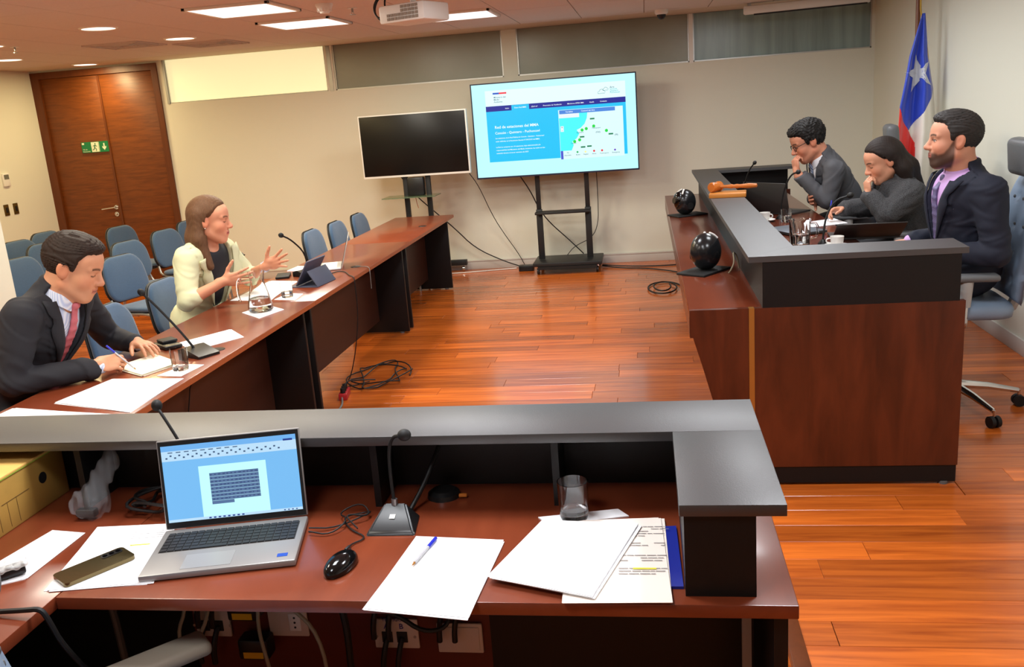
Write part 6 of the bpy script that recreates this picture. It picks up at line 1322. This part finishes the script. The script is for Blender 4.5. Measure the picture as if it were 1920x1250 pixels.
t2, Lw2, R2, fr2 = person(wom1)
MB().lathe([(0.028, -0.013), (0.032, -0.011), (0.032, 0.011), (0.028, 0.013)], n=24).obj('wristband', mat('band_blue', srgb(190, 200, 225), 0.5), t2).matrix_local = Matrix.Translation(Vector((-2.272, 5.033, 0.917)) - t2.location) @ Vector((0.75, -0.55, 0.35)).to_track_quat('Z', 'Y').to_matrix().to_4x4()
MB().ball(Vector(Lw2((-0.004, -0.092, -0.036))) - t2.location, 0.005, n=6).obj('earring', m_chrome, t2)
# ---- man with glasses (far end of the bench)
man2 = dict(label='person with glasses and grey suit resting chin on hand at the bench', pelvis=(1.58, 7.16, 0.745), neck=(1.285, 7.05, 1.21), head=(1.185, 7.03, 1.325), hs=1.14, yaw=PI + 0.12, pitch=0.42,
    shL=(1.35, 6.86, 1.115), shR=(1.32, 7.24, 1.115), elL=(1.29, 6.83, 0.90), wrL=(1.095, 6.93, 1.115), elR=(1.33, 7.28, 0.87), wrR=(1.225, 6.98, 0.905), bulk=1.02,
    skin=(196, 132, 104), hair=(24, 20, 18), hmat=hairm('hair_black', (26, 22, 20)), style='curly', hvol=0.02, eyes='down', shirt_m=shirtm('shirt_white', (232, 232, 236)), tie_m=striped('tie_blue', (60, 78, 120), (170, 180, 200), 30), jacket_m=suit('suit_grey', (76, 76, 80)), trouser_m=MATS['suit_grey'], hand=1.05,
    hands=[((1.095, 6.93, 1.115), (-0.12, 0.22, 0.97), (0.75, 0.35, 0.1), 1, (1.1, 1.2, 1.2, 1.2), 0.05, (0.9, 0.5), (1.29, 6.83, 0.90)), ((1.225, 6.98, 0.905), (-0.45, -0.85, 0.1), (0.9, -0.4, 0.3), -1, (0.35, 0.4, 0.45, 0.5), 0.15, (0.8, 0.2), (1.33, 7.28, 0.87))])
t3, Lw3, R3, fr3 = person(man2)
b = MB(); s3 = man2['hs']; fp = lambda q: Vector(Lw3(q)) - t3.location
for q in (-1, 1):
    b.tube([fp((0.098, q * 0.033 + 0.023 * math.cos(a), 0.0 + 0.018 * math.sin(a))) for a in np.linspace(0, 2 * PI, 25)], 0.0024, n=6); b.tube([fp((0.096, q * 0.056, 0.008)), fp((0.05, q * 0.076, 0.012)), fp((-0.01, q * 0.084, 0.014))], 0.0026, n=6)
b.tube([fp((0.100, -0.011, 0.006)), fp((0.104, 0, 0.008)), fp((0.100, 0.011, 0.006))], 0.0022, n=6); b.obj('glasses', m_matte, t3)
# ---- woman in dark coat
wom2 = dict(label='person with long dark hair in a speckled dark coat, writing with chin on hand', fem=True, pelvis=(1.70, 6.27, 0.74), neck=(1.585, 6.18, 1.11), head=(1.505, 6.14, 1.225), hs=1.08, yaw=PI + 0.10, pitch=0.38,
    shL=(1.65, 6.01, 1.015), shR=(1.58, 6.36, 1.015), elL=(1.50, 5.97, 0.905), wrL=(1.40, 6.05, 1.02), elR=(1.50, 6.42, 0.90), wrR=(1.31, 6.34, 0.902), arm=0.056,
    skin=(206, 146, 116), hair=(34, 26, 22), hmat=hairm('hair_espresso', (40, 30, 26)), style='halfup', hvol=0.016, eyes='down', lip=(160, 84, 76), shirt_m=mat('dark_top', srgb(28, 28, 30), 0.8), jacket_m=mat('coat_tweed', srgb(88, 88, 90), 0.95, noise=((260, 260, 260), 0.95, srgb(18, 18, 20)), bump=(320, 0.5)), jname='coat', trouser_m=suit('trousers_black', (24, 24, 26)), lapel=False, vee=(-0.05, 0.18, 0.01), grow=0.022, fold=0.005, collar_h=0.03,
    locks=[((-0.05, 0.05, 0.03), (-0.075, 0.065, -0.08), (-0.06, 0.07, -0.19), 0.045, 0.045, 0.03), ((-0.05, -0.05, 0.03), (-0.075, -0.06, -0.08), (-0.09, -0.06, -0.20), 0.045, 0.045, 0.03), ((-0.07, 0, 0.02), (-0.11, 0.0, -0.10), (-0.13, 0.0, -0.22), 0.06, 0.065, 0.04)],
    hands=[((1.40, 6.05, 1.02), (-0.10, 0.20, 0.97), (0.85, 0.2, 0.1), 1, (1.0, 1.1, 1.2, 1.2), 0.05, (0.9, 0.4), (1.50, 5.97, 0.905)), ((1.31, 6.34, 0.902), (-0.92, -0.25, -0.02), (0.1, -0.5, -0.85), 1, GRIP, 0.05, (0.5, 0.6), (1.50, 6.42, 0.90))])
t4, Lw4, R4, fr4 = person(wom2)
MB().box(Vector(Lw4((-0.10, -0.03, 0.035))) - t4.location, (0.03, 0.05, 0.02), 0.006).obj('hair_clip', m_matte, t4)
pen('pen', 'blue pen in the hand of the woman in the dark coat', (1.195, 6.285, BZ + 0.004), (1.225, 6.315, BZ + 0.145))
# ---- man in navy
man3 = dict(label='person with beard in a navy suit, lilac shirt and purple tie at the bench', pelvis=(1.63, 4.89, 0.745), neck=(1.567, 4.85, 1.268), head=(1.515, 4.83, 1.415), hs=1.10, yaw=PI - 0.10, pitch=-0.03,
    shL=(1.635, 4.655, 1.17), shR=(1.60, 5.06, 1.17), elL=(1.66, 4.585, 0.875), wrL=(1.42, 4.70, 0.875), elR=(1.62, 5.20, 0.875), wrR=(1.42, 5.13, 0.872), bulk=1.10, arm=0.06,
    skin=(205, 146, 118), hair=(36, 32, 30), hmat=hairm('hair_greying', (52, 48, 46)), style='short', hvol=0.012, eyes='open', beard=0.92, shirt_m=shirtm('shirt_lilac', (198, 160, 214)), vee=(-0.20, 0.27, 0.018), tie_end=-0.24, tie_m=striped('tie_purple', (88, 80, 122), (112, 104, 140), 70), jacket_m=suit('suit_navy', (22, 27, 44)), trouser_m=MATS['suit_navy'], grow=0.012,
    hands=[((1.42, 4.70, 0.87), (-0.95, 0.25, -0.1), (0, 0.1, -1), -1, REL, 0.1, (0.6, 0.2), (1.66, 4.585, 0.875)), ((1.42, 5.13, 0.868), (-0.9, 0.3, -0.1), (0, -0.1, -1), 1, REL, 0.1, (0.6, 0.2), (1.62, 5.20, 0.875))])
t5, Lw5, R5, fr5 = person(man3)
P, N, U, L, Lt, F, C0 = fr5
q = C0 + Lt * 0.105 + U * 0.03 + F * 0.105
MB().box(Vector(q) - t5.location, (0.012, 0.085, 0.006), 0.002, R=Matrix(np.stack([F, Lt, U], 1).tolist()) @ Rx(-0.2)).obj('pocket_edge', mat('pocket_trim', srgb(96, 100, 116), 0.8), t5)
